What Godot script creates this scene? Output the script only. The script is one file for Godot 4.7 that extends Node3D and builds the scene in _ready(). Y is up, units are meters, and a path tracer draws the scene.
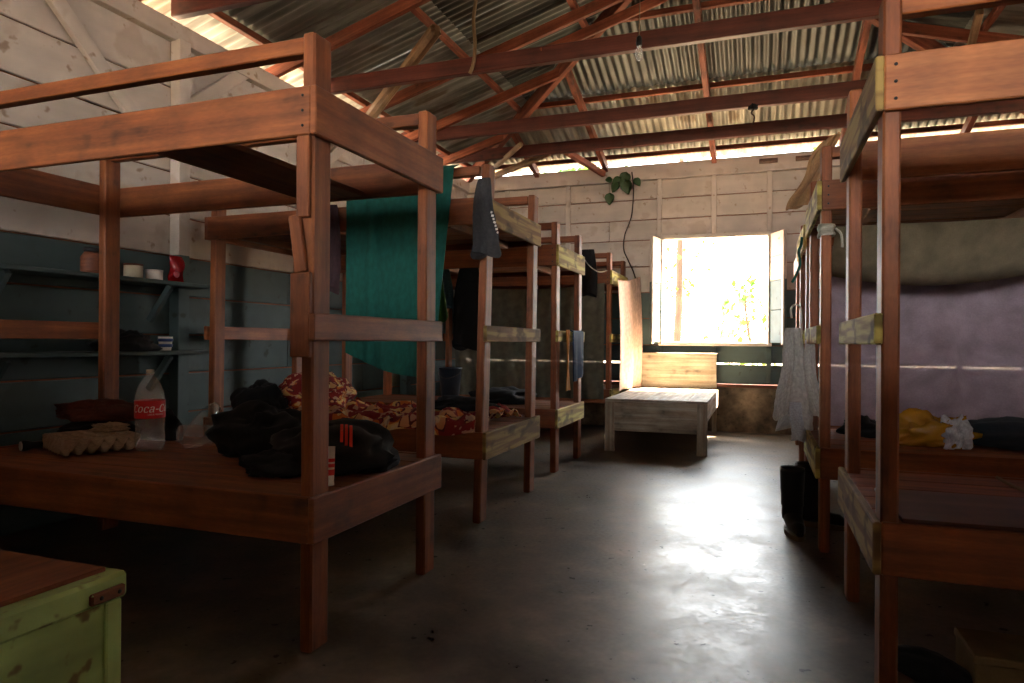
extends Node3D
# A dormitory of wooden bunk beds. Distances in metres; V() takes (across, up, depth from the camera along the aisle).

const WALL_LEFT := -3.55
const WALL_RIGHT := 2.75
const WALL_FAR := 8.0
const WALL_REAR := -6.0
const EAVE := 3.19        # underside of the roof sheets above the wall line
const PITCH := 0.29
var M := {}
var names := {}
var rng := RandomNumberGenerator.new()

func V(x: float, y: float, d: float) -> Vector3:
	return Vector3(x, y, -d)

# ------------------------------------------------------------------ textures
func nz(sd: int, freq: float, sw: int, sh: int, w: int, h: int, oct := 4) -> PackedByteArray:
	var n := FastNoiseLite.new()
	n.seed = sd
	n.noise_type = FastNoiseLite.TYPE_SIMPLEX_SMOOTH
	n.frequency = freq
	n.fractal_octaves = oct
	var im := n.get_seamless_image(sw, sh)
	im.convert(Image.FORMAT_L8)
	if sw != w or sh != h:
		im.resize(w, h, Image.INTERPOLATE_CUBIC)
	return im.get_data()

func make_tex(w: int, h: int, f: Callable) -> ImageTexture:
	var im := Image.create(w, h, true, Image.FORMAT_RGB8)
	for y in h:
		for x in w:
			im.set_pixel(x, y, f.call(x, y, y * w + x))
	im.generate_mipmaps()
	return ImageTexture.create_from_image(im)

func mat(called: String, c: Color, rough := 0.8, t: Texture2D = null, uv := Vector3.ONE) -> StandardMaterial3D:
	var m := StandardMaterial3D.new()
	m.resource_name = called
	m.albedo_color = c
	m.roughness = rough
	if t:
		m.albedo_texture = t
		m.uv1_scale = uv
	M[called] = m
	return m

func sstep(a: float, b: float, x: float) -> float:
	return smoothstep(a, b, x)

func make_materials() -> void:
	# timber: long grain, blotches of stain, dark knots
	var g1 := nz(3, 0.03, 48, 256, 768, 256, 5)
	var g2 := nz(5, 0.09, 24, 256, 768, 256, 3)
	var bl := nz(9, 0.012, 384, 128, 768, 256, 4)
	var fine := nz(14, 0.2, 192, 256, 768, 256, 2)
	var grain := make_tex(768, 256, func(_x, _y, i):
		var g: float = g1[i] / 255.0
		var s: float = g2[i] / 255.0
		var b: float = bl[i] / 255.0
		var k: float = fine[i] / 255.0
		var v := 0.70 + 0.22 * g + 0.10 * (s - 0.5) + 0.22 * (b - 0.5) + 0.10 * (k - 0.5)
		if b < 0.2: v -= (0.2 - b) * 0.7
		v = clampf(v, 0.2, 1.0)
		return Color(v, v * (0.90 + 0.10 * g), v * (0.82 + 0.18 * g)))
	var uvw := Vector3(0.62, 2.4, 1)
	mat("bed_wood", Color(0.62, 0.355, 0.17), 0.62, grain, uvw)
	mat("bed_wood_pale", Color(0.72, 0.445, 0.245), 0.62, grain, uvw)
	mat("bed_wood_dark", Color(0.50, 0.28, 0.17), 0.66, grain, uvw)
	mat("plywood", Color(0.42, 0.27, 0.19), 0.5, grain, Vector3(0.5, 0.8, 1))
	mat("beam_paint", Color(0.42, 0.20, 0.16), 0.5, grain, uvw)
	mat("rafter_wood", Color(0.66, 0.38, 0.27), 0.7, grain, uvw)
	mat("pale_pole", Color(0.72, 0.60, 0.47), 0.8, grain, uvw)
	mat("bare_bed_wood", Color(0.72, 0.69, 0.62), 0.75, grain, uvw)
	# raw, weathered boards with a greenish film
	var w1 := nz(21, 0.03, 64, 256, 512, 256, 5)
	var w2 := nz(23, 0.02, 256, 128, 512, 256, 4)
	var raw := make_tex(512, 256, func(_x, _y, i):
		var a: float = w1[i] / 255.0
		var b: float = w2[i] / 255.0
		var c := Color(0.58, 0.50, 0.36).lerp(Color(0.78, 0.74, 0.50), sstep(0.3, 0.75, a))
		return c.lerp(Color(0.34, 0.30, 0.20), sstep(0.55, 0.85, b) * 0.7))
	mat("raw_board", Color(0.80, 0.70, 0.60), 0.85, raw, uvw)
	mat("raw_board_yellow", Color(0.95, 0.92, 0.72), 0.85, raw, uvw)
	# painted planks, stained and scuffed
	var p1 := nz(31, 0.012, 256, 256, 512, 512, 5)
	var p2 := nz(33, 0.05, 256, 256, 512, 512, 4)
	var p3 := nz(35, 0.03, 40, 256, 512, 512, 4)
	var paint := make_tex(512, 512, func(_x, _y, i):
		var a: float = p1[i] / 255.0
		var b: float = p2[i] / 255.0
		var c: float = p3[i] / 255.0
		var v := 0.86 + 0.16 * (a - 0.5) + 0.10 * (c - 0.5)
		var col := Color(v, v * 0.985, v * 0.955)
		col = col.lerp(Color(0.50, 0.38, 0.28), sstep(0.74, 0.9, b) * 0.5)
		return col.lerp(Color(0.62, 0.54, 0.46), sstep(0.66, 0.84, a) * 0.3))
	mat("white_paint", Color(0.87, 0.82, 0.78), 0.7, paint, Vector3(0.55, 0.55, 1))
	mat("blue_paint", Color(0.30, 0.375, 0.38), 0.7, paint, Vector3(0.55, 0.55, 1))
	# concrete
	var c1 := nz(41, 0.010, 512, 512, 1024, 1024, 6)
	var c2 := nz(43, 0.045, 512, 512, 1024, 1024, 4)
	var c3 := nz(45, 0.004, 512, 512, 1024, 1024, 3)
	var conc := make_tex(1024, 1024, func(_x, _y, i):
		var a: float = c1[i] / 255.0
		var b: float = c2[i] / 255.0
		var d: float = c3[i] / 255.0
		var v := 0.70 + 0.42 * (a - 0.5) + 0.20 * (b - 0.5) + 0.26 * (d - 0.5)
		if b < 0.12: v *= 0.55
		v = clampf(v, 0.1, 1.0)
		return Color(v, v * 0.965, v * 0.91))
	var c4 := nz(48, 0.16, 512, 512, 1024, 1024, 3)
	var crough := make_tex(1024, 1024, func(_x, _y, i):
		var a: float = c1[i] / 255.0
		var b: float = c2[i] / 255.0
		var e: float = c4[i] / 255.0
		var v := clampf(0.40 + 0.16 * (a - 0.5) + 0.10 * (b - 0.5) + 0.16 * (e - 0.5) + (0.25 if b < 0.12 else 0.0), 0.2, 0.9)
		return Color(v, v, v))
	var fl := mat("floor_concrete", Color(0.56, 0.52, 0.48), 1.0, conc, Vector3(0.45, 0.45, 1))
	fl.roughness_texture = crough
	fl.metallic_specular = 0.5
	mat("plinth_concrete", Color(0.60, 0.54, 0.46), 0.85, conc, Vector3(0.6, 0.6, 1))
	# galvanised sheet with rust and old streaks along the ribs
	var t1 := nz(51, 0.03, 256, 32, 512, 512, 4)
	var t2 := nz(53, 0.012, 256, 256, 512, 512, 5)
	var tin := make_tex(512, 512, func(_x, _y, i):
		var a: float = t1[i] / 255.0
		var b: float = t2[i] / 255.0
		var v := 0.72 + 0.35 * (a - 0.5) + 0.30 * (b - 0.5)
		var col := Color(v, v, v * 0.97)
		return col.lerp(Color(0.42, 0.31, 0.22), sstep(0.62, 0.9, b) * 0.55))
	for k in 5:
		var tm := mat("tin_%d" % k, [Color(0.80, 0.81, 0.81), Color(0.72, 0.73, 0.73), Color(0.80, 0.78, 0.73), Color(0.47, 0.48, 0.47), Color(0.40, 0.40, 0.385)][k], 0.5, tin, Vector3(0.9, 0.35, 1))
		tm.metallic = 0.45  # the two dark tones put the upper roof's shade into the colour
	# fabric
	var f1 := nz(61, 0.02, 256, 256, 256, 256, 5)
	var f2 := nz(63, 0.3, 256, 256, 256, 256, 2)
	var cloth := make_tex(256, 256, func(_x, _y, i):
		var v: float = 0.84 + 0.20 * (f1[i] / 255.0 - 0.5) + 0.08 * (f2[i] / 255.0 - 0.5)
		return Color(v, v, v))
	var dyes := {"black": Color(0.07, 0.07, 0.075), "charcoal": Color(0.25, 0.245, 0.25), "teal": Color(0.07, 0.37, 0.32), "plum": Color(0.28, 0.18, 0.20), "brown": Color(0.42, 0.22, 0.15),
		"grey": Color(0.84, 0.82, 0.79), "pale_grey": Color(0.82, 0.83, 0.86), "denim": Color(0.13, 0.22, 0.34), "navy": Color(0.13, 0.17, 0.21), "khaki": Color(0.62, 0.47, 0.31), "rag": Color(0.75, 0.72, 0.64),
		"pink": Color(0.93, 0.78, 0.71), "mustard": Color(0.74, 0.48, 0.13), "leaf_green": Color(0.18, 0.36, 0.12), "tan": Color(0.68, 0.52, 0.36), "blue_grey": Color(0.20, 0.30, 0.33)}
	for d in dyes:
		var cm := mat("cloth_" + d, dyes[d], 0.95, cloth, Vector3(3, 3, 1))
		cm.rim_enabled = true
		cm.rim = 0.15
	for d in [["net_mauve", Color(0.74, 0.655, 0.70), 0.86], ["net_khaki", Color(0.66, 0.60, 0.48), 0.90], ["net_grey", Color(0.50, 0.49, 0.42), 0.88]]:
		var nm := mat(d[0], Color(d[1], d[2]), 0.95, cloth, Vector3(1, 1, 1))
		nm.transparency = BaseMaterial3D.TRANSPARENCY_ALPHA
		nm.backlight_enabled = true
		nm.backlight = Color(0.4, 0.4, 0.4)
	# printed blanket: red ground, orange and cream flowers
	var q1 := nz(71, 0.022, 256, 256, 512, 512, 2)
	var q2 := nz(73, 0.03, 256, 256, 512, 512, 2)
	var q3 := nz(75, 0.05, 256, 256, 512, 512, 3)
	var floral := make_tex(512, 512, func(_x, _y, i):
		var a: float = q1[i] / 255.0
		var b: float = q2[i] / 255.0
		var c: float = q3[i] / 255.0
		var col := Color(0.52, 0.10, 0.10)
		if a > 0.52: col = Color(0.80, 0.42, 0.14)
		if a > 0.62: col = Color(0.86, 0.72, 0.45)
		if b > 0.60: col = Color(0.34, 0.08, 0.10)
		if b > 0.68: col = Color(0.80, 0.58, 0.40)
		if c > 0.68: col = col.lerp(Color(0.85, 0.78, 0.66), 0.7)
		return col)
	mat("floral", Color(1, 1, 1), 0.9, floral, Vector3(0.8, 0.9, 1))
	# painted crate
	var crate := make_tex(512, 512, func(_x, _y, i):
		var a: float = p1[i] / 255.0
		var b: float = p2[i] / 255.0
		var c: float = p3[i] / 255.0
		var v := 0.80 + 0.22 * (a - 0.5) + 0.24 * (c - 0.5)
		return Color(0.83 * v, 0.95 * v, 0.58 * v).lerp(Color(0.42, 0.34, 0.20), sstep(0.66, 0.84, b) * 0.8))
	mat("green_paint", Color(1, 1, 1), 0.6, crate, Vector3(0.8, 0.8, 1))
	mat("rubber", Color(0.05, 0.05, 0.052), 0.35)
	mat("rubber_sole", Color(0.40, 0.32, 0.20), 0.7)
	mat("pulp", Color(0.74, 0.62, 0.51), 0.95, cloth, Vector3(2, 2, 1))
	var pet := mat("clear_plastic", Color(0.90, 0.93, 0.92, 0.20), 0.05)
	pet.transparency = BaseMaterial3D.TRANSPARENCY_ALPHA
	pet.metallic_specular = 0.8
	var gl := mat("bulb_glass", Color(0.95, 0.95, 0.92, 0.22), 0.03)
	gl.transparency = BaseMaterial3D.TRANSPARENCY_ALPHA
	mat("label_red", Color(0.80, 0.04, 0.05), 0.4)
	mat("ink_white", Color(0.92, 0.90, 0.86), 0.6)
	mat("ink_red", Color(0.78, 0.10, 0.12), 0.6)
	mat("stripe_red", Color(0.85, 0.19, 0.10), 0.7)
	mat("cap_white", Color(0.80, 0.78, 0.72), 0.5)
	mat("cream_plastic", Color(0.78, 0.72, 0.60), 0.7)
	mat("white_card", Color(0.84, 0.80, 0.76), 0.7)
	mat("card_brown", Color(0.58, 0.50, 0.36), 0.85, cloth, Vector3(1, 1, 1))
	mat("foil_red", Color(0.55, 0.05, 0.07), 0.25)
	mat("foil_pink", Color(0.85, 0.35, 0.40), 0.3)
	mat("blue_plastic", Color(0.16, 0.26, 0.50), 0.4)
	mat("bucket_plastic", Color(0.16, 0.22, 0.27), 0.45)
	mat("metal", Color(0.45, 0.43, 0.40), 0.4).metallic = 0.9
	mat("bakelite", Color(0.06, 0.05, 0.05), 0.4)
	mat("wire_pale", Color(0.55, 0.47, 0.40), 0.7)
	mat("wire_dark", Color(0.20, 0.14, 0.12), 0.8)
	mat("rope", Color(0.52, 0.43, 0.33), 0.9)
	mat("nail", Color(0.07, 0.05, 0.045), 0.6)
	mat("yellow_foil", Color(0.66, 0.47, 0.12), 0.25)
	mat("wasp_paper", Color(0.10, 0.09, 0.09), 0.9)
	mat("rust_tin", Color(0.55, 0.40, 0.33), 0.6, tin, Vector3(3, 3, 1))
	var lf := mat("leaf", Color(0.13, 0.24, 0.08), 0.5)
	lf.backlight_enabled = true
	lf.backlight = Color(0.25, 0.35, 0.1)
	var ly := mat("leaf_young", Color(0.22, 0.36, 0.08), 0.6)
	ly.backlight_enabled = true
	ly.backlight = Color(0.12, 0.2, 0.05)
	mat("bark", Color(0.34, 0.26, 0.18), 0.9, grain, Vector3(1, 1, 1))
	mat("ground_earth", Color(0.62, 0.565, 0.50), 0.95, conc, Vector3(0.2, 0.2, 1))

# ------------------------------------------------------------------ mesh helpers
func quad(st: SurfaceTool, p: Array, uv: Array, out: Vector3) -> void:
	var order := [0, 1, 2, 0, 2, 3]
	if (p[1] - p[0]).cross(p[2] - p[0]).dot(out) > 0:
		order = [0, 2, 1, 0, 3, 2]
	for k in order:
		st.set_normal(out)
		st.set_uv(uv[k])
		st.add_vertex(p[k])

func box_into(st: SurfaceTool, size: Vector3, ch: float, xf := Transform3D.IDENTITY) -> void:
	var h := size / 2.0
	ch = minf(ch, minf(h.x, minf(h.y, h.z)) * 0.6)
	var la := size.max_axis_index()
	var oa := [1, 2] if la == 0 else ([0, 2] if la == 1 else [0, 1])
	var off := Vector2(rng.randf() * 3.0, rng.randf() * 3.0)
	var uvf := func(v: Vector3, ax: int) -> Vector2:
		if ax == la: return Vector2(v[oa[0]], v[oa[1]]) * 0.6 + off
		var o: int = oa[0] if ax == oa[1] else oa[1]
		return Vector2(v[la], v[o]) + off
	for ax in 3:
		var b := (ax + 1) % 3
		var c := (ax + 2) % 3
		for s in [-1.0, 1.0]:
			var p := []
			var uv := []
			for q in [[-1, -1], [1, -1], [1, 1], [-1, 1]]:
				var v := Vector3.ZERO
				v[ax] = h[ax] * s
				v[b] = (h[b] - ch) * q[0]
				v[c] = (h[c] - ch) * q[1]
				p.append(xf * v)
				uv.append(uvf.call(v, ax))
			var n := Vector3.ZERO
			n[ax] = s
			quad(st, p, uv, (xf.basis * n).normalized())
	if ch <= 0.0: return
	for ax in 3:
		var b := (ax + 1) % 3
		var c := (ax + 2) % 3
		for s in [-1.0, 1.0]:
			for t in [-1.0, 1.0]:
				var p := []
				var uv := []
				for q in [[0, -1], [0, 1], [1, 1], [1, -1]]:
					var v := Vector3.ZERO
					v[ax] = (h[ax] - ch) * q[1]
					v[b] = (h[b] - (ch if q[0] == 1 else 0.0)) * s
					v[c] = (h[c] - (ch if q[0] == 0 else 0.0)) * t
					p.append(xf * v)
					uv.append(uvf.call(v, b))
				var n := Vector3.ZERO
				n[b] = s
				n[c] = t
				quad(st, p, uv, (xf.basis * n).normalized())

func begin() -> SurfaceTool:
	var st := SurfaceTool.new()
	st.begin(Mesh.PRIMITIVE_TRIANGLES)
	return st

func put(parent: Node, called: String, mesh: Mesh, m, xf := Transform3D.IDENTITY) -> MeshInstance3D:
	var o := MeshInstance3D.new()
	o.name = called
	o.mesh = mesh
	if m != null:
		o.material_override = M[m] if m is String else m
	o.transform = xf
	parent.add_child(o, true)
	return o

func board(parent: Node, called: String, c: Vector3, size: Vector3, m: String, turn := Basis.IDENTITY, ch := 0.004) -> MeshInstance3D:
	var st := begin()
	box_into(st, size, ch)
	return put(parent, called, st.commit(), m, Transform3D(turn, c))

# a timber between two points, w across and h high
func timber(parent: Node, called: String, a: Vector3, b: Vector3, w: float, h: float, m: String, ch := 0.004) -> MeshInstance3D:
	var x := (b - a).normalized()
	var z := x.cross(Vector3.UP).normalized()
	if z.length() < 0.5: z = Vector3.BACK
	var y := z.cross(x)
	return board(parent, called, (a + b) / 2.0, Vector3((b - a).length(), h, w), m, Basis(x, y, z), ch)

func grid_into(st: SurfaceTool, nu: int, nv: int, f: Callable, uvs := Vector2.ONE) -> void:
	var p := []
	for j in nv + 1:
		for i in nu + 1:
			p.append(f.call(float(i) / nu, float(j) / nv))
	for j in nv:
		for i in nu:
			var k := j * (nu + 1) + i
			for q in [[0, 0], [0, 1], [1, 1], [0, 0], [1, 1], [1, 0]]:
				st.set_uv(Vector2(float(i + q[0]) / nu, float(j + q[1]) / nv) * uvs)
				st.add_vertex(p[k + q[0] + q[1] * (nu + 1)])

# a cloth of real thickness; f(u, v) gives the middle surface
func sheet(parent: Node, called: String, nu: int, nv: int, f: Callable, m: String, th := 0.005, uvs := Vector2.ONE) -> MeshInstance3D:
	var e := 0.01
	var side := func(u: float, v: float, s: float) -> Vector3:
		var du: Vector3 = f.call(minf(u + e, 1), v) - f.call(maxf(u - e, 0), v)
		var dv: Vector3 = f.call(u, minf(v + e, 1)) - f.call(u, maxf(v - e, 0))
		return f.call(u, v) + du.cross(dv).normalized() * th * 0.5 * s
	var st := begin()
	st.set_smooth_group(1)
	grid_into(st, nu, nv, func(u, v): return side.call(u, v, 1.0), uvs)
	st.set_smooth_group(2)
	grid_into(st, nu, nv, func(u, v): return side.call(1.0 - u, v, -1.0), uvs)
	st.set_smooth_group(3)
	grid_into(st, 1, nv, func(u, v): return side.call(0.0, v, u * 2.0 - 1.0))
	grid_into(st, 1, nv, func(u, v): return side.call(1.0, v, 1.0 - u * 2.0))
	grid_into(st, nu, 1, func(u, v): return side.call(u, 0.0, v * 2.0 - 1.0))
	grid_into(st, nu, 1, func(u, v): return side.call(u, 1.0, 1.0 - v * 2.0))
	st.generate_normals()
	return put(parent, called, st.commit(), m)

# loft of closed rings: f(u, v) with u round, v along; ends closed by fans
func loft_mesh(nu: int, nv: int, f: Callable, uvs := Vector2.ONE) -> ArrayMesh:
	var st := begin()
	st.set_smooth_group(1)
	grid_into(st, nu, nv, f, uvs)
	for e in 2:
		st.set_smooth_group(2 + e)
		var mid := Vector3.ZERO
		for i in nu: mid += f.call(float(i) / nu, float(e))
		mid /= nu
		for i in nu:
			var a: Vector3 = f.call(float(i) / nu, float(e))
			var b: Vector3 = f.call(float(i + 1) / nu, float(e))
			for p in ([mid, b, a] if e == 0 else [mid, a, b]):
				st.set_uv(Vector2(p.x, p.z))
				st.add_vertex(p)
	st.generate_normals()
	return st.commit()

# surface of revolution about y, profile of (radius, height) from the bottom upwards
func lathe(profile: Array, n := 24, closed := true) -> ArrayMesh:
	var k := profile.size() - 1
	var f := func(u: float, v: float) -> Vector3:
		var t := v * k
		var i := mini(int(t), k - 1)
		var p: Vector2 = profile[i].lerp(profile[i + 1], t - i)
		return Vector3(cos(u * TAU) * p.x, p.y, -sin(u * TAU) * p.x)
	if closed: return loft_mesh(n, k, f)
	var st := begin()
	st.set_smooth_group(1)
	grid_into(st, n, k, f)
	st.generate_normals()
	return st.commit()

func tube(parent: Node, called: String, pts: Array, r: float, m: String, n := 7) -> MeshInstance3D:
	var c := Curve3D.new()
	for i in pts.size():
		var t: Vector3 = (pts[mini(i + 1, pts.size() - 1)] - pts[maxi(i - 1, 0)]) / 6.0
		c.add_point(pts[i], -t, t)
	var l := c.get_baked_length()
	var f := func(u: float, v: float) -> Vector3:
		var p := c.sample_baked(v * l, true)
		var d := (c.sample_baked(minf(v * l + 0.01, l), true) - c.sample_baked(maxf(v * l - 0.01, 0), true)).normalized()
		var a := d.cross(Vector3(0.31, 0.2, 0.93)).normalized()
		var b := d.cross(a)
		return p + (a * cos(u * TAU) + b * sin(u * TAU)) * r
	return put(parent, called, loft_mesh(n, maxi(4, pts.size() * 6), f), m)

# a crumpled heap of cloth that rests on y = base of c
func heap_mesh(r: Vector3, amp: float, freq: float, sd: int, nu := 40, nv := 22) -> ArrayMesh:
	var n := FastNoiseLite.new()
	n.seed = sd
	n.frequency = freq
	n.fractal_octaves = 3
	var n2 := FastNoiseLite.new()
	n2.seed = sd + 1
	n2.noise_type = FastNoiseLite.TYPE_SIMPLEX
	n2.fractal_type = FastNoiseLite.FRACTAL_RIDGED
	n2.frequency = freq * 1.3
	n2.fractal_octaves = 2
	return loft_mesh(nu, nv, func(u: float, v: float) -> Vector3:
		var th := lerpf(0.02, PI - 0.02, v)
		var d := Vector3(sin(th) * cos(u * TAU), -cos(th), -sin(th) * sin(u * TAU))
		var k := 1.0 + amp * n.get_noise_3dv(d * 10.0) * 1.6 + amp * 0.5 * n2.get_noise_3dv(d * 10.0)
		var p := d * r * k
		p.y = maxf(p.y + r.y * 0.55, 0.0)
		return p, Vector2(2, 1))

func num(called: String) -> String:
	names[called] = names.get(called, -1) + 1
	return called if names[called] == 0 else "%s_%03d" % [called, names[called]]

func tag(o: Node, label: String, category: String, group := "") -> Node:
	o.set_meta("label", label)
	o.set_meta("category", category)
	if group: o.set_meta("group", group)
	return o

func thing(called: String, label: String, category: String, at := Vector3.ZERO, group := "", turn := 0.0) -> Node3D:
	var o := Node3D.new()
	o.name = num(called)
	add_child(o)
	o.position = at
	o.rotation.y = turn
	tag(o, label, category, group)
	return o

func one(called: String, label: String, category: String, mesh: Mesh, m, xf := Transform3D.IDENTITY, group := "") -> MeshInstance3D:
	var o := put(self, num(called), mesh, m, xf)
	tag(o, label, category, group)
	return o

func structure(called: String, label := "") -> Node3D:
	var o := Node3D.new()
	o.name = called
	add_child(o)
	o.set_meta("kind", "structure")
	if label: o.set_meta("label", label)
	return o

# ------------------------------------------------------------------ the scene
func _ready() -> void:
	rng.seed = 20
	var cam := Camera3D.new()
	cam.name = "camera"
	cam.position = V(0, 1.0, 0)
	cam.rotation = Vector3(0, deg_to_rad(20.1), deg_to_rad(0.37))
	cam.fov = rad_to_deg(2.0 * atan(341.5 / 678.0))
	cam.near = 0.02
	cam.far = 200
	add_child(cam)
	cam.make_current()
	var env := Environment.new()
	var sky := Sky.new()
	var sm := ProceduralSkyMaterial.new()
	sm.sky_top_color = Color(0.86, 0.88, 0.90)
	sm.sky_horizon_color = Color(0.98, 0.97, 0.96)
	sm.ground_horizon_color = Color(0.84, 0.79, 0.71)
	sm.ground_bottom_color = Color(0.55, 0.50, 0.40)
	sm.energy_multiplier = 6.0
	sky.sky_material = sm
	env.background_mode = Environment.BG_SKY
	env.sky = sky
	env.ambient_light_source = Environment.AMBIENT_SOURCE_DISABLED
	env.tonemap_mode = Environment.TONE_MAPPER_LINEAR
	env.tonemap_exposure = 5.2
	env.sdfgi_enabled = true
	env.ssao_enabled = true
	env.ssil_enabled = true
	var we := WorldEnvironment.new()
	we.name = "world_environment"
	we.environment = env
	add_child(we)
	var sun := DirectionalLight3D.new()
	sun.name = "sun"
	sun.light_color = Color(1.0, 0.94, 0.83)
	sun.light_energy = 18.0
	sun.light_angular_distance = 0.6
	sun.shadow_enabled = true
	add_child(sun)
	sun.look_at_from_position(Vector3.ZERO, V(-0.40, -1.0, -0.42))

	make_materials()
	build_outside()
	build_shell()
	build_roof()
	build_beds()
	build_left_things()
	build_far_things()
	build_right_things()
	build_hanging_things()

func build_outside() -> void:
	var g := board(self, "ground", V(0, -0.16, 8), Vector3(90, 0.1, 90), "ground_earth", Basis.IDENTITY, 0.0)
	g.set_meta("kind", "structure")
	g.set_meta("label", "bare sunlit earth outside the dormitory")

func plank_wall(w: Node3D, horizontal_x: bool, at: float, rows: Array, spans: Callable, th := 0.022) -> void:
	for r in rows.size():
		for s in spans.call(r):
			var a: float = s[0]
			var b: float = s[1]
			var yc: float = (rows[r][0] + rows[r][1]) / 2.0
			var hh: float = rows[r][1] - rows[r][0] - 0.010
			var push := rng.randf_range(-0.003, 0.003)
			if horizontal_x:
				board(w, "plank", V((a + b) / 2, yc, at + push), Vector3(b - a - 0.004, hh, th), rows[r][2], Basis.IDENTITY, 0.005)
			else:
				board(w, "plank", V(at + push, yc, (a + b) / 2), Vector3(th, hh, b - a - 0.004), rows[r][2], Basis.IDENTITY, 0.005)

func build_shell() -> void:
	var fl := structure("floor", "worn polished grey concrete floor")
	var fm := PlaneMesh.new()
	var st := begin()
	box_into(st, Vector3(WALL_RIGHT - WALL_LEFT + 0.3, 0.12, WALL_FAR - WALL_REAR + 0.3), 0.0)
	var fs := put(fl, "concrete_slab", st.commit(), "floor_concrete", Transform3D(Basis.IDENTITY, V((WALL_LEFT + WALL_RIGHT) / 2, -0.06, (WALL_FAR + WALL_REAR) / 2)))
	fs.set_meta("label", "worn polished grey concrete slab")
	# far wall
	var wf := structure("wall_far", "whitewashed plank wall with blue dado above a concrete plinth")
	var x0 := WALL_LEFT - 0.05
	var x1 := WALL_RIGHT + 0.05
	var wl := -1.06
	var wr := 0.07
	board(wf, "concrete_plinth", V((x0 + x1) / 2, 0.25, WALL_FAR + 0.08), Vector3(x1 - x0, 0.5, 0.16), "plinth_concrete")
	board(wf, "ledge", V((x0 + x1) / 2, 0.517, WALL_FAR + 0.03), Vector3(x1 - x0, 0.034, 0.13), "bed_wood_dark")
	var rows := [[0.536, 0.756, "blue_paint"], [0.771, 0.97, "blue_paint"], [0.97, 1.28, "blue_paint"], [1.28, 1.585, "blue_paint"], [1.585, 1.89, "white_paint"], [1.89, 2.2, "white_paint"],
		[2.2, 2.44, "white_paint"], [2.44, 2.68, "white_paint"], [2.68, 2.90, "white_paint"]]
	plank_wall(wf, true, WALL_FAR + 0.03, rows, func(r):
		if r >= 2 and r <= 5: return [[x0, -2.21], [-2.21, wl], [wr, 1.3], [1.3, x1]]
		if r % 2 == 0: return [[x0, -1.7], [-1.7, 0.09], [0.09, x1]]
		return [[x0, -2.21], [-2.21, -0.5], [-0.5, 1.3], [1.3, x1]])
	for s in [[0.536, 0.754, x0, x1], [0.773, 0.97, x0, x1], [0.97, 2.2, x0, wl], [0.97, 2.2, wr, x1], [2.2, 2.95, x0, x1]]:
		board(wf, "backing_board", V((s[2] + s[3]) / 2, (s[0] + s[1]) / 2, WALL_FAR + 0.055), Vector3(s[3] - s[2], s[1] - s[0], 0.02), "bed_wood", Basis.IDENTITY, 0.0)
	board(wf, "top_plate", V((x0 + x1) / 2, 2.99, WALL_FAR + 0.02), Vector3(x1 - x0, 0.18, 0.10), "white_paint")
	for bx in [-3.0, -2.21, -1.11, -0.5, 0.09, 0.69, 1.3, 1.9]:
		var low: bool = bx < -1.2 or bx > 0.2
		board(wf, "batten", V(bx, (0.536 + 2.9) / 2 if low else 2.56, WALL_FAR + 0.005), Vector3(0.055, 2.36 if low else 0.68, 0.03), "white_paint")
		if bx > -1.2 and bx < 0.2:
			board(wf, "batten", V(bx, 0.745, WALL_FAR + 0.005), Vector3(0.055, 0.41, 0.03), "blue_paint")
	for p in [[-0.02, 0.19], [0.35, 0.19]]:
		put(wf, "tin_patch", lathe([Vector2(0.0, 0), Vector2(0.028, 0.002), Vector2(0.028, p[1]), Vector2(0.0, p[1] + 0.002)], 12), "rust_tin", Transform3D(Basis(Vector3.BACK, PI / 2), V(p[0] + p[1], 3.0, WALL_FAR - 0.06)))
	# window with open shutters
	var w1 := structure("window_1", "open window with white plank shutters swung into the room")
	var fr := Node3D.new()
	fr.name = "window_frame"
	w1.add_child(fr)
	board(fr, "head", V((wl + wr) / 2, 2.215, WALL_FAR + 0.02), Vector3(wr - wl + 0.10, 0.045, 0.09), "white_paint")
	board(fr, "sill", V((wl + wr) / 2, 0.985, WALL_FAR + 0.02), Vector3(wr - wl + 0.10, 0.04, 0.11), "white_paint")
	for x in [wl - 0.02, wr + 0.02]:
		board(fr, "jamb", V(x, 1.585, WALL_FAR + 0.02), Vector3(0.04, 1.22, 0.09), "white_paint")
	for s in [[wl - 0.01, -1.15], [wr + 0.005, 0.25]]:
		var hinge := V(s[0], 1.575, WALL_FAR - 0.03)
		var free := V(s[1], 1.575, 7.60)
		var dir := (free - hinge).normalized()
		var nrm := dir.cross(Vector3.UP)
		var bs := Basis(dir, Vector3.UP, nrm)
		var sh := Node3D.new()
		sh.name = "shutter"
		sh.position = hinge
		sh.basis = bs
		w1.add_child(sh, true)
		var ys := [-0.575, -0.22, 0.10, 0.36, 0.62]
		for k in 4:
			board(sh, "shutter_plank", Vector3((free - hinge).length() / 2, (ys[k] + ys[k + 1]) / 2, 0), Vector3((free - hinge).length(), ys[k + 1] - ys[k] - 0.005, 0.02), "white_paint" if k > 1 else "blue_paint")
		for bx in [0.05, (free - hinge).length() - 0.03]:
			for q in [-1.0, 1.0]:
				if q * s[0] < 0: continue
				board(sh, "shutter_batten", Vector3(bx, 0.01, q * 0.018), Vector3(0.045, 1.2, 0.016), "white_paint")
	# side wall with shelves: planks along the depth
	var wlft := structure("wall_left", "whitewashed plank wall with a dark blue-green painted lower half")
	var z0 := WALL_REAR - 0.05
	var z1 := WALL_FAR + 0.05
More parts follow.
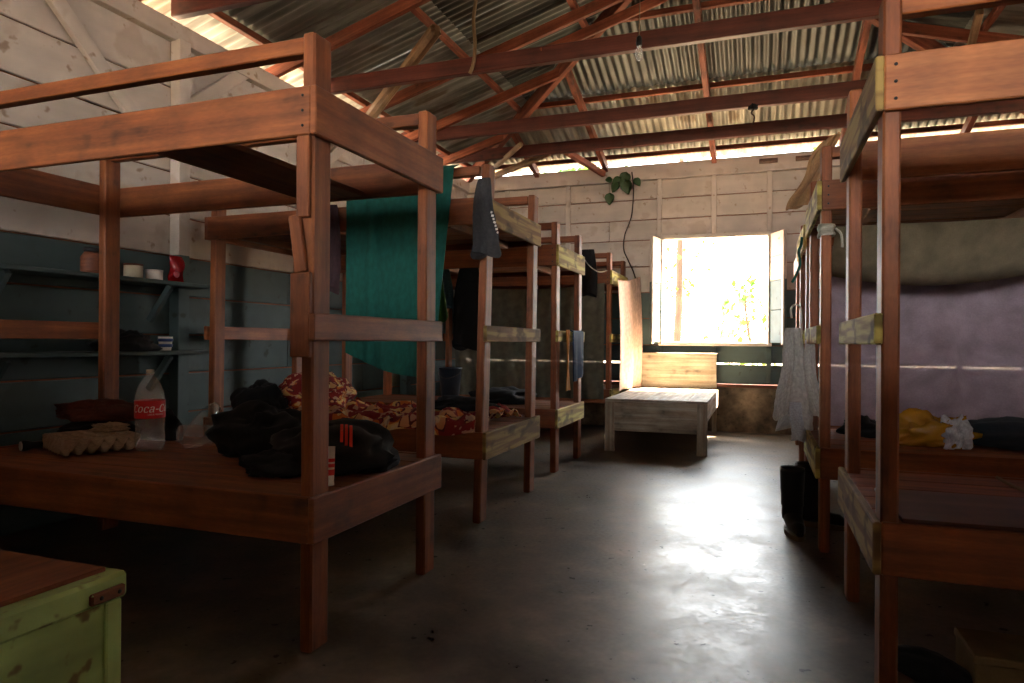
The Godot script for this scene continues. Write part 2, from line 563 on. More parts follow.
	var lrows := [[0.0, 0.27, "blue_paint"], [0.27, 0.52, "blue_paint"], [0.52, 0.78, "blue_paint"], [0.78, 1.03, "blue_paint"], [1.03, 1.28, "blue_paint"], [1.28, 1.54, "blue_paint"],
		[1.54, 1.80, "white_paint"], [1.80, 2.08, "white_paint"], [2.08, 2.34, "white_paint"], [2.34, 2.62, "white_paint"], [2.62, 2.92, "white_paint"]]
	plank_wall(wlft, false, WALL_LEFT - 0.03, lrows, func(r): return [[z0, 1.1], [1.1, 3.37], [3.37, 5.6], [5.6, z1]] if r % 2 == 0 else [[z0, 2.2], [2.2, 4.5], [4.5, z1]])
	board(wlft, "backing_board", V(WALL_LEFT - 0.055, 1.5, (z0 + z1) / 2), Vector3(0.02, 3.0, z1 - z0), "bed_wood", Basis.IDENTITY, 0.0)
	board(wlft, "top_plate", V(WALL_LEFT - 0.01, 2.97, (z0 + z1) / 2), Vector3(0.10, 0.12, z1 - z0), "white_paint")
	for z in [0.4, 1.9, 3.37, 4.87, 6.35]:
		board(wlft, "stud", V(WALL_LEFT + 0.03, 2.23, z), Vector3(0.08, 1.38, 0.09), "white_paint")
		board(wlft, "stud", V(WALL_LEFT + 0.03, 0.77, z), Vector3(0.08, 1.54, 0.09), "blue_paint")
	for b in [[2.30, 3.05, 3.20, 2.18], [4.05, 3.02, 3.42, 2.50], [5.5, 3.02, 4.92, 2.5], [0.9, 3.0, 1.75, 2.1]]:
		timber(wlft, "brace", V(WALL_LEFT + 0.012, b[1], b[0]), V(WALL_LEFT + 0.012, b[3], b[2]), 0.04, 0.09, "white_paint")
	# unseen right and rear walls, made dark to cut bounced light; the rear one opens in wide unglazed windows behind an added low partition
	var wrt := structure("wall_right", "dark bare plank wall behind the bunks")
	var rrows := [[0.0, 0.5, "bed_wood_dark"], [0.5, 1.0, "bed_wood_dark"], [1.0, 1.54, "bed_wood_dark"], [1.54, 2.0, "bed_wood_dark"], [2.0, 2.45, "bed_wood_dark"], [2.45, 2.97, "bed_wood_dark"]]
	plank_wall(wrt, false, WALL_RIGHT + 0.03, rrows, func(_r): return [[z0, 3.0], [3.0, z1]], 0.04)
	# the rear wall has a row of wide unglazed openings; a low plank partition is added unseen to shade the lower room
	var wre := structure("wall_rear", "dark bare plank wall with a row of wide openings")
	plank_wall(wre, true, WALL_REAR - 0.03, [[0.0, 0.4, "bed_wood_dark"], [0.4, 0.8, "bed_wood_dark"], [0.8, 1.2, "bed_wood_dark"]], func(_r): return [[x0 + 0.05, -0.4], [-0.4, x1 - 0.05]], 0.04)
	board(wre, "top_plate", V((x0 + x1) / 2, 3.0, WALL_REAR - 0.02), Vector3(x1 - x0, 0.10, 0.10), "bed_wood_dark")
	for px in [x0 + 0.1, -1.5, 0.6, x1 - 0.1]:
		board(wre, "window_post", V(px, 2.08, WALL_REAR - 0.02), Vector3(0.10, 1.76, 0.10), "bed_wood_dark")
	var gable := begin()
	var pk := EAVE + PITCH * (WALL_RIGHT - WALL_LEFT) / 2.0 - 0.02
	var xm := (WALL_LEFT + WALL_RIGHT) / 2
	var tri := [V(x0, 3.05, WALL_REAR - 0.03), V(x1, 3.05, WALL_REAR - 0.03), V(x1, EAVE - 0.03, WALL_REAR - 0.03), V(xm, pk, WALL_REAR - 0.03), V(x0, EAVE - 0.03, WALL_REAR - 0.03)]
	for f in [[0.02, Vector3.FORWARD], [-0.02, Vector3.BACK]]:
		for k in [[0, 1, 2], [0, 2, 3], [0, 3, 4]]:
			var o: Vector3 = Vector3(0, 0, -f[0])
			var p := [tri[k[0]] + o, tri[k[1]] + o, tri[k[2]] + o]
			quad(gable, [p[0], p[1], p[2], p[2]], [Vector2.ZERO, Vector2.RIGHT, Vector2.ONE, Vector2.ONE], f[1])
	put(wre, "gable", gable.commit(), "bed_wood_dark")
	var wpt := structure("added_partition", "unseen low plank partition added to shade the lower dormitory")  # added behind the camera to keep rear light off the lower room
	plank_wall(wpt, true, -0.8, [[0.0, 0.4, "bed_wood_dark"], [0.4, 0.8, "bed_wood_dark"], [0.8, 1.2, "bed_wood_dark"], [1.2, 1.6, "bed_wood_dark"]], func(_r): return [[x0 + 0.05, -0.4], [-0.4, x1 - 0.05]], 0.04)

func roof_y(x: float, d: float) -> float:
	var half := (WALL_RIGHT - WALL_LEFT) / 2.0
	var t := minf(minf(x - WALL_LEFT, WALL_RIGHT - x), WALL_FAR - d)
	return EAVE + PITCH * minf(t, half)

# one corrugated sheet; pos(s, t): s metres across the ribs, t metres up the slope
func corrugated(parent: Node, s0: float, s1: float, top: Callable, t0: float, pos: Callable, up: Vector3, m: String, lift: float) -> void:
	var st := begin()
	st.set_smooth_group(1)
	var step := 0.0127
	var n := int(round((s1 - s0) / step))
	var uo := rng.randf() * 5.0
	var prev := []
	for i in n + 1:
		var s := lerpf(s0, s1, float(i) / n)
		var tt: float = maxf(top.call(s), t0 + 0.001)
		var o := up * (0.009 * sin(s / 0.076 * TAU) + lift)
		var cur := [pos.call(s, t0) + o, pos.call(s, lerpf(t0, tt, 0.5)) + o, pos.call(s, tt) + o, s, tt]
		if i > 0:
			for k in 2:
				var a: Vector3 = prev[k]
				var b: Vector3 = cur[k]
				var c: Vector3 = cur[k + 1]
				var d: Vector3 = prev[k + 1]
				var us := [Vector2(prev[3], k * 0.5) , Vector2(s, k * 0.5), Vector2(s, k * 0.5 + 0.5), Vector2(prev[3], k * 0.5 + 0.5)]
				var q := [a, b, c, d]
				var ord := [0, 1, 2, 0, 2, 3]
				if (b - a).cross(c - a).dot(up) > 0: ord = [0, 2, 1, 0, 3, 2]
				for e in ord:
					st.set_uv(Vector2(us[e].x + uo, lerpf(t0, tt, us[e].y) + uo))
					st.add_vertex(q[e])
		prev = cur
	st.generate_normals()
	put(parent, "corrugated_sheet", st.commit(), m)

func build_roof() -> void:
	var roof := structure("ceiling", "hipped roof of corrugated metal sheets on red-brown timbers")
	var half := (WALL_RIGHT - WALL_LEFT) / 2.0
	var xm := (WALL_LEFT + WALL_RIGHT) / 2.0
	var re := WALL_FAR - half     # where the ridge ends
	var k := 0
	for side in [-1.0, 1.0]:
		var edge: float = WALL_LEFT if side < 0 else WALL_RIGHT
		var nrm := Vector3(side * PITCH, 1, 0).normalized()
		var z := -6.2
		while z < WALL_FAR + 0.15:
			var ze := minf(z + 0.84, WALL_FAR + 0.15)
			var up := func(s): return half if s < re else maxf(WALL_FAR - s, -0.15)
			var at := func(s, t): return V(edge - side * t, EAVE + PITCH * t, s)
			corrugated(roof, z, ze, func(s): return minf(1.22, up.call(s)), -0.38 if ze < 7.9 else -0.3, at, nrm, "tin_%d" % [0, 1, 0, 0, 2, 1, 0][k % 7], 0.003 * (k % 2))
			if up.call(z) > 1.2:
				corrugated(roof, z, ze, up, 1.12, at, nrm, "tin_%d" % [3, 4, 3][k % 3], 0.014 + 0.003 * (k % 2))  # darker upper course: shade towards the ridge painted into the sheets
			z += 0.80
			k += 1
	var x := WALL_LEFT - 0.3
	while x < WALL_RIGHT + 0.3:
		var xe := minf(x + 0.84, WALL_RIGHT + 0.3)
		var up := func(s): return minf(s - WALL_LEFT, WALL_RIGHT - s)
		var at := func(s, t): return V(s, EAVE + PITCH * t, WALL_FAR - t)
		var nrm := Vector3(0, 1, -PITCH).normalized()
		corrugated(roof, x, xe, func(s): return minf(1.22, up.call(s)), -0.14, at, nrm, "tin_%d" % [2, 2, 0, 2][k % 4], 0.003 * (k % 2))
		if maxf(up.call(x), up.call(xe)) > 1.2:
			corrugated(roof, x, xe, up, 1.12, at, nrm, "tin_%d" % [4, 3, 4, 3, 3][k % 5], 0.014 + 0.003 * (k % 2))  # far slope's shade above the purlin, put into the sheet colour
		x += 0.80
		k += 1
	# bent metal caps close the hips and the ridge
	for side in [-1.0, 1.0]:
		var edge: float = WALL_LEFT if side < 0 else WALL_RIGHT
		var a := V(edge + side * 0.2, EAVE - PITCH * 0.2 + 0.035, WALL_FAR + 0.2)
		var e := V(xm, EAVE + PITCH * half + 0.035, re)
		for w in [V(side * 0.17, -PITCH * 0.17, 0), V(0, -PITCH * 0.17, 0.17)]:
			var st := begin()
			var n: Vector3 = (e - a).cross(w).normalized()
			if n.y < 0: n = -n
			for h in [[0.0, -n], [0.004, n]]:
				var o: Vector3 = n * h[0]
				quad(st, [a + o, e + o, e + w + o, a + w + o], [Vector2.ZERO, Vector2(4, 0), Vector2(4, 0.2), Vector2(0, 0.2)], h[1])
			put(roof, "hip_cap", st.commit(), "tin_1")
		var st2 := begin()
		var n2 := Vector3(side * PITCH, 1, 0).normalized()
		var r0 := V(xm, EAVE + PITCH * half + 0.035, -6.2)
		var w2 := V(side * 0.2, -PITCH * 0.2, 0)
		for h in [[0.0, -n2], [0.004, n2]]:
			var o: Vector3 = n2 * h[0]
			quad(st2, [r0 + o, e + o, e + w2 + o, r0 + w2 + o], [Vector2.ZERO, Vector2(9, 0), Vector2(9, 0.2), Vector2(0, 0.2)], h[1])
		put(roof, "ridge_cap", st2.commit(), "tin_1")
	# purlins just under the sheets
	var dp := 0.045
	for side in [-1.0, 1.0]:
		var edge: float = WALL_LEFT if side < 0 else WALL_RIGHT
		for t in [0.12, 1.12, 2.1, 3.0]:
			var px: float = edge - side * t
			timber(roof, "purlin", V(px, EAVE + PITCH * t - dp, -6.15), V(px, EAVE + PITCH * t - dp, WALL_FAR - t), 0.05, 0.05, "rafter_wood")
		for rz in [-5.6, -4.2, -2.7, -1.2, 0.3, 1.75, 3.05, 4.3, 5.42, 6.25, 7.16]:
			var tmax: float = minf(half, WALL_FAR - rz)
			timber(roof, "rafter", V(edge + side * 0.25, EAVE - PITCH * 0.25 - 0.115, rz), V(edge - side * tmax, EAVE + PITCH * tmax - 0.115, rz), 0.045, 0.09, "rafter_wood")
		timber(roof, "hip_rafter", V(edge + side * 0.1, EAVE - PITCH * 0.1 - 0.10, WALL_FAR + 0.1), V(xm, EAVE + PITCH * half - 0.10, re), 0.06, 0.13, "rafter_wood")
	timber(roof, "ridge_beam", V(xm, EAVE + PITCH * half - 0.08, -6.15), V(xm, EAVE + PITCH * half - 0.08, re), 0.05, 0.13, "rafter_wood")
	for t in [0.1, 1.18, 2.2]:
		timber(roof, "purlin", V(WALL_LEFT + t, EAVE + PITCH * t - dp, WALL_FAR - t), V(WALL_RIGHT - t, EAVE + PITCH * t - dp, WALL_FAR - t), 0.05, 0.05, "rafter_wood")
	for rx in [-2.6, -1.74, -0.5, 0.80, 1.9]:
		var tmax: float = minf(rx - WALL_LEFT, WALL_RIGHT - rx)
		timber(roof, "rafter", V(rx, EAVE - 0.115 - 0.04, WALL_FAR + 0.1), V(rx, EAVE + PITCH * tmax - 0.115, WALL_FAR - tmax), 0.055, 0.09, "rafter_wood")
	# tie beams across the room
	for b in [-4.15, -2.65, -1.15, 0.35, 1.85, 3.33, 4.8, 6.29, 7.16]:
		timber(roof, "tie_beam", V(WALL_LEFT - 0.02, 3.135, b + 0.03), V(WALL_RIGHT + 0.02, 3.135, b + 0.03), 0.06, 0.125, "beam_paint", 0.006)
	# loose poles and struts near the corner
	timber(roof, "brace", V(-3.40, 2.98, 5.35), V(-2.30, 3.36, 4.60), 0.09, 0.10, "pale_pole", 0.025)
	timber(roof, "brace", V(-2.95, 3.06, 7.45), V(-2.40, 3.10, 6.80), 0.05, 0.06, "pale_pole", 0.015)
	timber(roof, "brace", V(-3.2, 3.05, 7.9), V(-2.0, 3.16, 7.2), 0.06, 0.07, "pale_pole", 0.015)
	timber(roof, "brace", V(-2.05, 3.12, 7.22), V(-1.75, 2.99, 7.92), 0.06, 0.07, "rafter_wood", 0.01)
	timber(roof, "strut", V(-0.72, 3.72, 5.42), V(-1.55, 3.15, 4.82), 0.05, 0.07, "rafter_wood", 0.005)
	timber(roof, "strut", V(1.55, 3.30, 6.35), V(1.50, 3.45, 5.85), 0.05, 0.06, "pale_pole", 0.005)

# ------------------------------------------------------------------ bunk beds
# o: x aisle face, side (-1 beds whose head is at the shelves wall), near, far, heights
func bunk(label: String, o: Dictionary) -> Node3D:
	var dir: float = o.side
	var xa: float = o.x
	var t := thing("bunk_bed", label, "bunk bed", V(xa + dir * 0.98, 0, (o.near + o.far) / 2), "timber bunk beds along the aisle")
	var off := t.position
	var L := 1.96
	var wood: String = o.get("wood", "bed_wood")
	var endm: String = o.get("end", wood)
	var lean: float = o.get("lean", 0.0)
	var top: float = o.get("top", 1.985)
	var ub: float = o.get("ub", 1.65)
	var ut: float = o.get("ut", 1.805)
	var lb: float = o.get("lb", 0.355)
	var lt: float = o.get("lt", 0.503)
	var bt := 0.022
	var pw := 0.046
	var pd := 0.094
	var at := func(lx: float, y: float, d: float) -> Vector3: return V(xa + dir * lx, y, d) - off
	var xs := [bt + pw / 2, L - bt - pw / 2]
	var zs := [o.near + bt + pd / 2, o.far - bt - pd / 2]
	for i in 2:
		for j in 2:
			var c: Vector3 = at.call(xs[i], top / 2, zs[j])
			var ln: float = lean if (i == 0 and j == 0) else lean * 0.5
			board(t, "post", c, Vector3(pw, top, pd), wood, Basis(Vector3.BACK, -ln), 0.006)
	var mid: float = (o.near + o.far) / 2
	var wid: float = o.far - o.near
	for i in 2:
		var bx: float = bt / 2 if i == 0 else L - bt / 2
		var em: String = endm if i == 0 else wood
		board(t, "end_board", at.call(bx, (ub + ut) / 2, mid), Vector3(bt, ut - ub, wid), em)
		board(t, "end_board", at.call(bx, (lb + lt) / 2, mid), Vector3(bt, lt - lb, wid), em)
		board(t, "middle_board", at.call(bx, 1.042, mid), Vector3(bt, 0.088, wid), o.get("mid", em))
	for j in 2:
		var bz: float = o.near + bt / 2 if j == 0 else o.far - bt / 2
		board(t, "side_board", at.call(L / 2, (ub + ut) / 2, bz), Vector3(L - 2 * bt, ut - ub, bt), o.get("sidewood", wood))
		board(t, "side_board", at.call(L / 2, (lb + lt) / 2, bz), Vector3(L - 2 * bt, lt - lb, bt), wood)
		board(t, "top_rail", at.call(L / 2, top - 0.027, zs[j]), Vector3(L - 2 * bt - 2 * pw, 0.054, 0.045), wood)
	# lower platform planks rest on ledgers inside the rails
	var n := 5
	var inner: float = wid - 2 * bt
	for level in 2:
		if level == 1 and o.get("open", false): continue
		var y: float = lt - 0.013 if level == 0 else ub + 0.05
		for k in n:
			var w := inner / n
			board(t, "platform_plank", at.call(L / 2, y + rng.randf_range(-0.002, 0.0), o.near + bt + w * (k + 0.5)), Vector3(L - 2 * bt, 0.02, w - 0.006), wood, Basis.IDENTITY, 0.003)
		for q in [0.25, 0.97, 1.7]:
			board(t, "ledger", at.call(q, y - 0.035, mid), Vector3(0.045, 0.045, inner), wood)
	# nail heads in the near corner boards
	for y in [ub + 0.03, (ub + ut) / 2, ut - 0.03]:
		put(t, "nail", lathe([Vector2(0, 0), Vector2(0.005, 0), Vector2(0.004, 0.003), Vector2(0, 0.003)], 8), "nail", Transform3D(Basis(Vector3.RIGHT, PI / 2), at.call(xs[0] + 0.005, y, o.near)))
	return t

func build_beds() -> void:
	var l1 := bunk("bare upper bunk with one loose plank, bottle and egg trays on its lower bunk", {"x": -1.314, "side": -1.0, "near": 1.785, "far": 2.70, "open": true})
	board(l1, "loose_plank", V(-1.86, 1.668, 2.24) - l1.position, Vector3(0.32, 0.024, 0.86), "bed_wood")
	board(l1, "splice", V(-1.372, 1.08, 1.795) - l1.position, Vector3(0.075, 0.27, 0.02), "bed_wood")
	timber(l1, "splice", V(-1.40, 1.40, 1.797) - l1.position, V(-1.372, 1.215, 1.797) - l1.position, 0.018, 0.045, "bed_wood")
	board(l1, "splice", V(-1.366, 1.52, 1.797) - l1.position, Vector3(0.048, 0.26, 0.02), "bed_wood")
	bunk("bunk bed hung with a teal cloth, floral blanket on its lower bunk", {"x": -1.39, "side": -1.0, "near": 3.40, "far": 4.36, "top": 1.97, "ut": 1.785, "ub": 1.64, "end": "raw_board", "lean": deg_to_rad(1.2)})
	bunk("bunk bed with blue jeans over its yellowish middle board", {"x": -1.435, "side": -1.0, "near": 4.94, "far": 5.76, "top": 1.916, "ut": 1.74, "ub": 1.58, "lt": 0.485, "lb": 0.34, "end": "raw_board_yellow"})
	bunk("bunk bed against the window wall with a pink cloth over its end", {"x": -1.46, "side": -1.0, "near": 7.03, "far": 7.93, "top": 1.945, "ut": 1.756, "ub": 1.61, "end": "raw_board_yellow"})
	bunk("bunk bed with empty upper frame and plywood on its lower bunk", {"x": 0.2986, "side": 1.0, "near": 2.125, "far": 3.03, "open": true, "end": "raw_board", "mid": "raw_board_yellow", "wood": "bed_wood", "sidewood": "bed_wood_pale"})
	bunk("bunk bed with mauve mosquito net and rubber boots beside it", {"x": 0.25, "side": 1.0, "near": 3.53, "far": 4.42, "top": 1.945, "ut": 1.776, "ub": 1.634, "end": "raw_board_yellow"})
	bunk("bunk bed behind the hanging grey jacket", {"x": 0.27, "side": 1.0, "near": 4.98, "far": 5.85, "top": 1.92, "end": "raw_board_yellow"})
	bunk("bunk bed in the corner beside the open shutter", {"x": 0.31, "side": 1.0, "near": 6.42, "far": 7.32, "top": 1.9, "end": "bed_wood"})

# ------------------------------------------------------------------ things
# a cloth garment hanging from its top; local origin at the top
func garment_mesh(h: float, w0: float, w1: float, d0: float, d1: float, sd: int, folds := 5) -> ArrayMesh:
	var n := FastNoiseLite.new()
	n.seed = sd
	n.frequency = 1.6
	return loft_mesh(48, 22, func(u: float, v: float) -> Vector3:
		var a := u * TAU
		var t := pow(v, 0.75)
		var rx := lerpf(w0, w1, t) * 0.5
		var rz := lerpf(d0, d1, t) * 0.5
		var k := 1.0 + 0.55 * v * sin(a * folds + sd) + 0.4 * n.get_noise_3d(cos(a), v * 2.5, sin(a))
		var y := -h * v + (0.05 * h * sin(a * 2.0 + sd) * v)
		return Vector3(cos(a) * rx * (1.0 + 0.12 * v * n.get_noise_2d(v * 4.0, 3.0)) + 0.01 * sin(v * 5.0 + sd), y, sin(a) * rz * k), Vector2(1, 1))

# the upper surface of a heap as a wrapped cloth, laid on the top of what bears it
func heap(called: String, label: String, category: String, at: Vector3, r: Vector3, m: String, amp := 0.28, freq := 0.09, sd := 1, turn := 0.0) -> MeshInstance3D:
	return one(called, label, category, heap_mesh(r, amp, freq, sd), m, Transform3D(Basis(Vector3.UP, turn), at))

func build_left_things() -> void:
	# shelves on the wall
	for s in [[1.352, "upper painted wall shelf holding tins and a red packet"], [0.93, "lower painted wall shelf holding a cup and a dark bag"]]:
		var sh := thing("wall_shelf", s[1], "shelf", V(WALL_LEFT, s[0], 2.2))
		board(sh, "shelf_board", V(0.11, -0.012, 0.0), Vector3(0.215, 0.024, 2.5), "blue_paint")
		for z in [-0.95, 0.0, 0.95]:
			timber(sh, "bracket", V(0.02, -0.24, z), V(0.19, -0.03, z), 0.03, 0.04, "blue_paint")
	var sx := -3.42
	for t in [[2.94, 0.05, 0.082, "cream_plastic", "taller cream tin with a dark rim on the upper shelf"], [3.085, 0.047, 0.062, "white_card", "shorter white tub beside the cream tin"]]:
		var tin := thing("tin", t[4], "tin", V(sx, 1.353, t[0]))
		put(tin, "body", lathe([Vector2(0, 0), Vector2(t[1], 0.0), Vector2(t[1], t[2] * 0.88), Vector2(t[1] * 0.96, t[2] * 0.9), Vector2(0, t[2] * 0.9)], 24), t[3])
		put(tin, "lid", lathe([Vector2(0, t[2] * 0.88), Vector2(t[1] * 1.04, t[2] * 0.88), Vector2(t[1] * 1.04, t[2]), Vector2(0, t[2] * 1.01)], 24), "bed_wood_dark" if t[0] < 3.0 else t[3])
	var pk := thing("snack_packet", "shiny red snack packet standing on the upper shelf", "packet", V(sx, 1.353, 3.25))
	put(pk, "bag", loft_mesh(28, 14, func(u, v):
		var a: float = u * TAU
		var w: float = lerpf(0.062, 0.055, v) * (0.86 + 0.14 * sin(v * 9.0 + 0.6))
		var d: float = 0.035 * sin(PI * clampf(v, 0.02, 0.98)) + 0.003
		return Vector3(sin(a) * d, v * 0.165, cos(a) * w + 0.008 * sin(v * 7.0))), "foil_red")
	put(pk, "print", lathe([Vector2(0, 0), Vector2(0.022, 0.0), Vector2(0.018, 0.006), Vector2(0, 0.006)], 14), "foil_pink", Transform3D(Basis(Vector3.BACK, -PI / 2), Vector3(0.03, 0.05, 0.028)))
	var jar := thing("jar", "dark lidded jar at the end of the upper shelf behind the bed post", "jar", V(sx, 1.353, 2.68))
	put(jar, "body", lathe([Vector2(0, 0), Vector2(0.05, 0), Vector2(0.055, 0.02), Vector2(0.055, 0.09), Vector2(0.035, 0.12), Vector2(0, 0.12)], 20), "bed_wood_dark")
	put(jar, "lid", lathe([Vector2(0, 0.12), Vector2(0.04, 0.12), Vector2(0.04, 0.14), Vector2(0, 0.142)], 20), "nail")
	var cup := thing("cup", "small white cup with blue bands on the lower shelf", "cup", V(sx, 0.931, 3.17))
	put(cup, "body", lathe([Vector2(0, 0), Vector2(0.032, 0), Vector2(0.042, 0.085), Vector2(0.038, 0.085), Vector2(0.03, 0.01), Vector2(0, 0.01)], 20), "white_card")
	for y in [0.022, 0.055]:
		put(cup, "band", lathe([Vector2(0.0345 + y * 0.1, y), Vector2(0.038 + y * 0.08, y), Vector2(0.0395 + y * 0.09, y + 0.018), Vector2(0.035 + y * 0.1, y + 0.018)], 20), "blue_plastic")
	heap("bag", "black crumpled bag lying on the lower shelf", "bag", V(sx, 0.931, 2.90), Vector3(0.085, 0.07, 0.17), "cloth_black", 0.3, 0.1, 4)
	# on the lower bunk
	var py := 0.501
	for k in 2:
		var tray := one("egg_tray", ["bottom egg tray of the stack on the lower bunk", "top egg tray of the stack, with a paper on it"][k], "egg tray", egg_tray_mesh(), "pulp", Transform3D(Basis(Vector3.UP, deg_to_rad(-24 + 4 * k)), V(-2.83 + 0.01 * k, py + 0.048 + 0.024 * k, 2.215)), "pulp egg trays")
	var paper := heap("paper_wrapper", "crumpled cream wrapper on top of the egg trays", "wrapper", V(-2.82, py + 0.072, 2.30), Vector3(0.075, 0.025, 0.04), "card_brown", 0.35, 0.12, 8, 0.3)
	paper.material_override = M["pulp"]
	build_cola_bottle(V(-2.57, py, 2.30))
	var cl := thing("clear_jar", "clear ribbed plastic jar lying on its side behind the cola bottle", "jar", V(-2.50, py + 0.047, 2.53), "", deg_to_rad(20))
	var prof := [Vector2(0, 0), Vector2(0.044, 0)]
	for k in 9: prof.append(Vector2(0.046 if k % 2 == 0 else 0.042, 0.02 + k * 0.024))
	prof.append_array([Vector2(0.03, 0.25), Vector2(0.03, 0.27), Vector2(0, 0.27)])
	put(cl, "body", lathe(prof, 24), "clear_plastic", Transform3D(Basis(Vector3.BACK, -PI / 2), Vector3(-0.1, 0, 0)))
	put(cl, "lid", lathe([Vector2(0, 0), Vector2(0.034, 0), Vector2(0.034, 0.025), Vector2(0, 0.026)], 20), "clear_plastic", Transform3D(Basis(Vector3.BACK, -PI / 2), Vector3(0.165, 0, 0)))
	var bw := thing("clear_bowl", "clear plastic dome lid tilted against the black clothes", "bowl", V(-2.33, py + 0.04, 2.36))
	var bp := []
	for k in 9: bp.append(Vector2(sin(k / 8.0 * PI / 2) * 0.11, -cos(k / 8.0 * PI / 2) * 0.06))
	put(bw, "dome", lathe(bp, 32, false), "clear_plastic", Transform3D(Basis(Vector3(0.3, 0, 1).normalized(), 1.05), Vector3(0, 0.075, 0)))
	put(bw, "rim", lathe([Vector2(0.11, 0), Vector2(0.118, 0), Vector2(0.118, 0.004), Vector2(0.11, 0.004)], 32, false), "clear_plastic", Transform3D(Basis(Vector3(0.3, 0, 1).normalized(), 1.05), Vector3(0, 0.075, 0)))
	heap("clothes_heap", "black clothes heaped behind the clear plastic dome", "clothes", V(-2.02, py, 2.42), Vector3(0.21, 0.13, 0.17), "cloth_black", 0.35, 0.09, 11)
	heap("clothes_heap", "brown cloth thrown over dark clothes by the bed head", "clothes", V(-3.06, py + 0.10, 2.46), Vector3(0.20, 0.06, 0.09), "cloth_brown", 0.35, 0.09, 15, 0.35)
	heap("clothes_heap", "dark clothes under the brown cloth by the bed head", "clothes", V(-3.08, py, 2.46), Vector3(0.17, 0.07, 0.13), "cloth_black", 0.3, 0.09, 17)
	heap("clothes_heap", "small black heap between egg trays and bed post", "clothes", V(-2.84, py, 2.59), Vector3(0.14, 0.08, 0.06), "cloth_black", 0.3, 0.09, 19)
	var hd := thing("flashlight", "small black flashlight with a pale lens by the egg trays", "flashlight", V(-3.00, py + 0.02, 2.13))
	put(hd, "barrel", lathe([Vector2(0, 0), Vector2(0.016, 0), Vector2(0.016, 0.10), Vector2(0.024, 0.12), Vector2(0.024, 0.14), Vector2(0, 0.14)], 16), "rubber", Transform3D(Basis(Vector3(1, 0, 0.3).normalized(), PI / 2), Vector3(0, 0.006, -0.06)))
	put(hd, "lens", lathe([Vector2(0, 0), Vector2(0.02, 0), Vector2(0.02, 0.003), Vector2(0, 0.003)], 16), "cap_white", Transform3D(Basis(Vector3(1, 0, 0.3).normalized(), PI / 2), Vector3(-0.042, 0.006, 0.076)))
	# black tracksuit top with three red stripes
	var tr := thing("tracksuit_top", "black tracksuit top with three red stripes heaped behind the post", "clothes", V(-1.57, py, 2.26))
	var body := put(tr, "body", heap_mesh(Vector3(0.27, 0.115, 0.19), 0.22, 0.08, 23), "cloth_black")
	put(tr, "sleeve", heap_mesh(Vector3(0.13, 0.05, 0.07), 0.3, 0.1, 25), "cloth_black", Transform3D(Basis(Vector3.UP, 0.3), Vector3(-0.10, 0.0, 0.20)))
	for k in 3:
		var pts := []
		for j in 6:
			var x := 0.075 + 0.020 * k + 0.012 * j
			var ez := 0.055 + 0.018 * j
			pts.append(Vector3(x, surface_height(body.mesh, x, ez) + 0.003, ez))
		var rib := pts
		sheet(tr, "stripe", 2, 10, func(u, v):
			var t: float = v * 5.0
			var i := mini(int(t), 4)
			var p: Vector3 = rib[i].lerp(rib[i + 1], t - i)
			return p + Vector3(0.010 * (u - 0.5), 0.001, -0.004 * (u - 0.5)), "stripe_red", 0.003)
	# toothpaste tube standing on its cap
	var tp := thing("toothpaste_tube", "white and red toothpaste tube standing beside the bed post", "tube", V(-1.392, py + 0.001, 1.975), "", 0.5)
	put(tp, "body", loft_mesh(20, 8, func(u, v):
		var a: float = u * TAU
		return Vector3(cos(a) * lerpf(0.019, 0.022, v), 0.018 + v * 0.115, sin(a) * lerpf(0.017, 0.002, v))), "white_card")
	put(tp, "cap", lathe([Vector2(0, 0), Vector2(0.02, 0), Vector2(0.018, 0.019), Vector2(0, 0.019)], 18), "cap_white")
	for y in [[0.035, 0.02], [0.062, 0.012], [0.08, 0.012]]:
		put(tp, "print", loft_mesh(20, 1, func(u, v):
			var a: float = u * TAU
			var t: float = (y[0] + y[1] * v - 0.018) / 0.115
			return Vector3(cos(a) * (lerpf(0.019, 0.022, t) + 0.0006), y[0] + y[1] * v, sin(a) * (lerpf(0.017, 0.002, t) + 0.0006))), "ink_red")
	# second bed: blanket and heaps
	var bn := FastNoiseLite.new()
	bn.seed = 5
	bn.frequency = 3.0
	bn.fractal_octaves = 3
	var bl := sheet(self, num("floral_blanket"), 60, 34, func(u, v):
		var x: float = lerpf(-3.05, -1.46, u)
		var d: float = lerpf(3.37, 4.18, v)
		var y: float = 0.512 + maxf(0.0, 0.035 + 0.07 * bn.get_noise_2d(x * 1.6, d * 2.2))
		if v < 0.031: y = 0.515 - (0.031 - v) * 1.2 * (0.6 + 0.4 * sin(u * 23.0))
		return V(x, y, maxf(d, 3.385)), "floral", 0.008, Vector2(1.6, 0.8))
	tag(bl, "red and orange floral blanket spread over the lower bunk", "blanket")
	heap("pillow", "floral print pillow heaped at the bed head", "pillow", V(-2.78, 0.56, 3.78), Vector3(0.27, 0.15, 0.20), "floral", 0.22, 0.07, 29)
	heap("clothes_heap", "black clothes beside the floral pillow", "clothes", V(-3.0, 0.52, 3.52), Vector3(0.18, 0.13, 0.10), "cloth_black", 0.28, 0.09, 31)
	heap("clothes_heap", "flat black garment on the floral blanket near the aisle", "clothes", V(-1.82, 0.56, 4.02), Vector3(0.22, 0.05, 0.14), "cloth_black", 0.28, 0.09, 33)
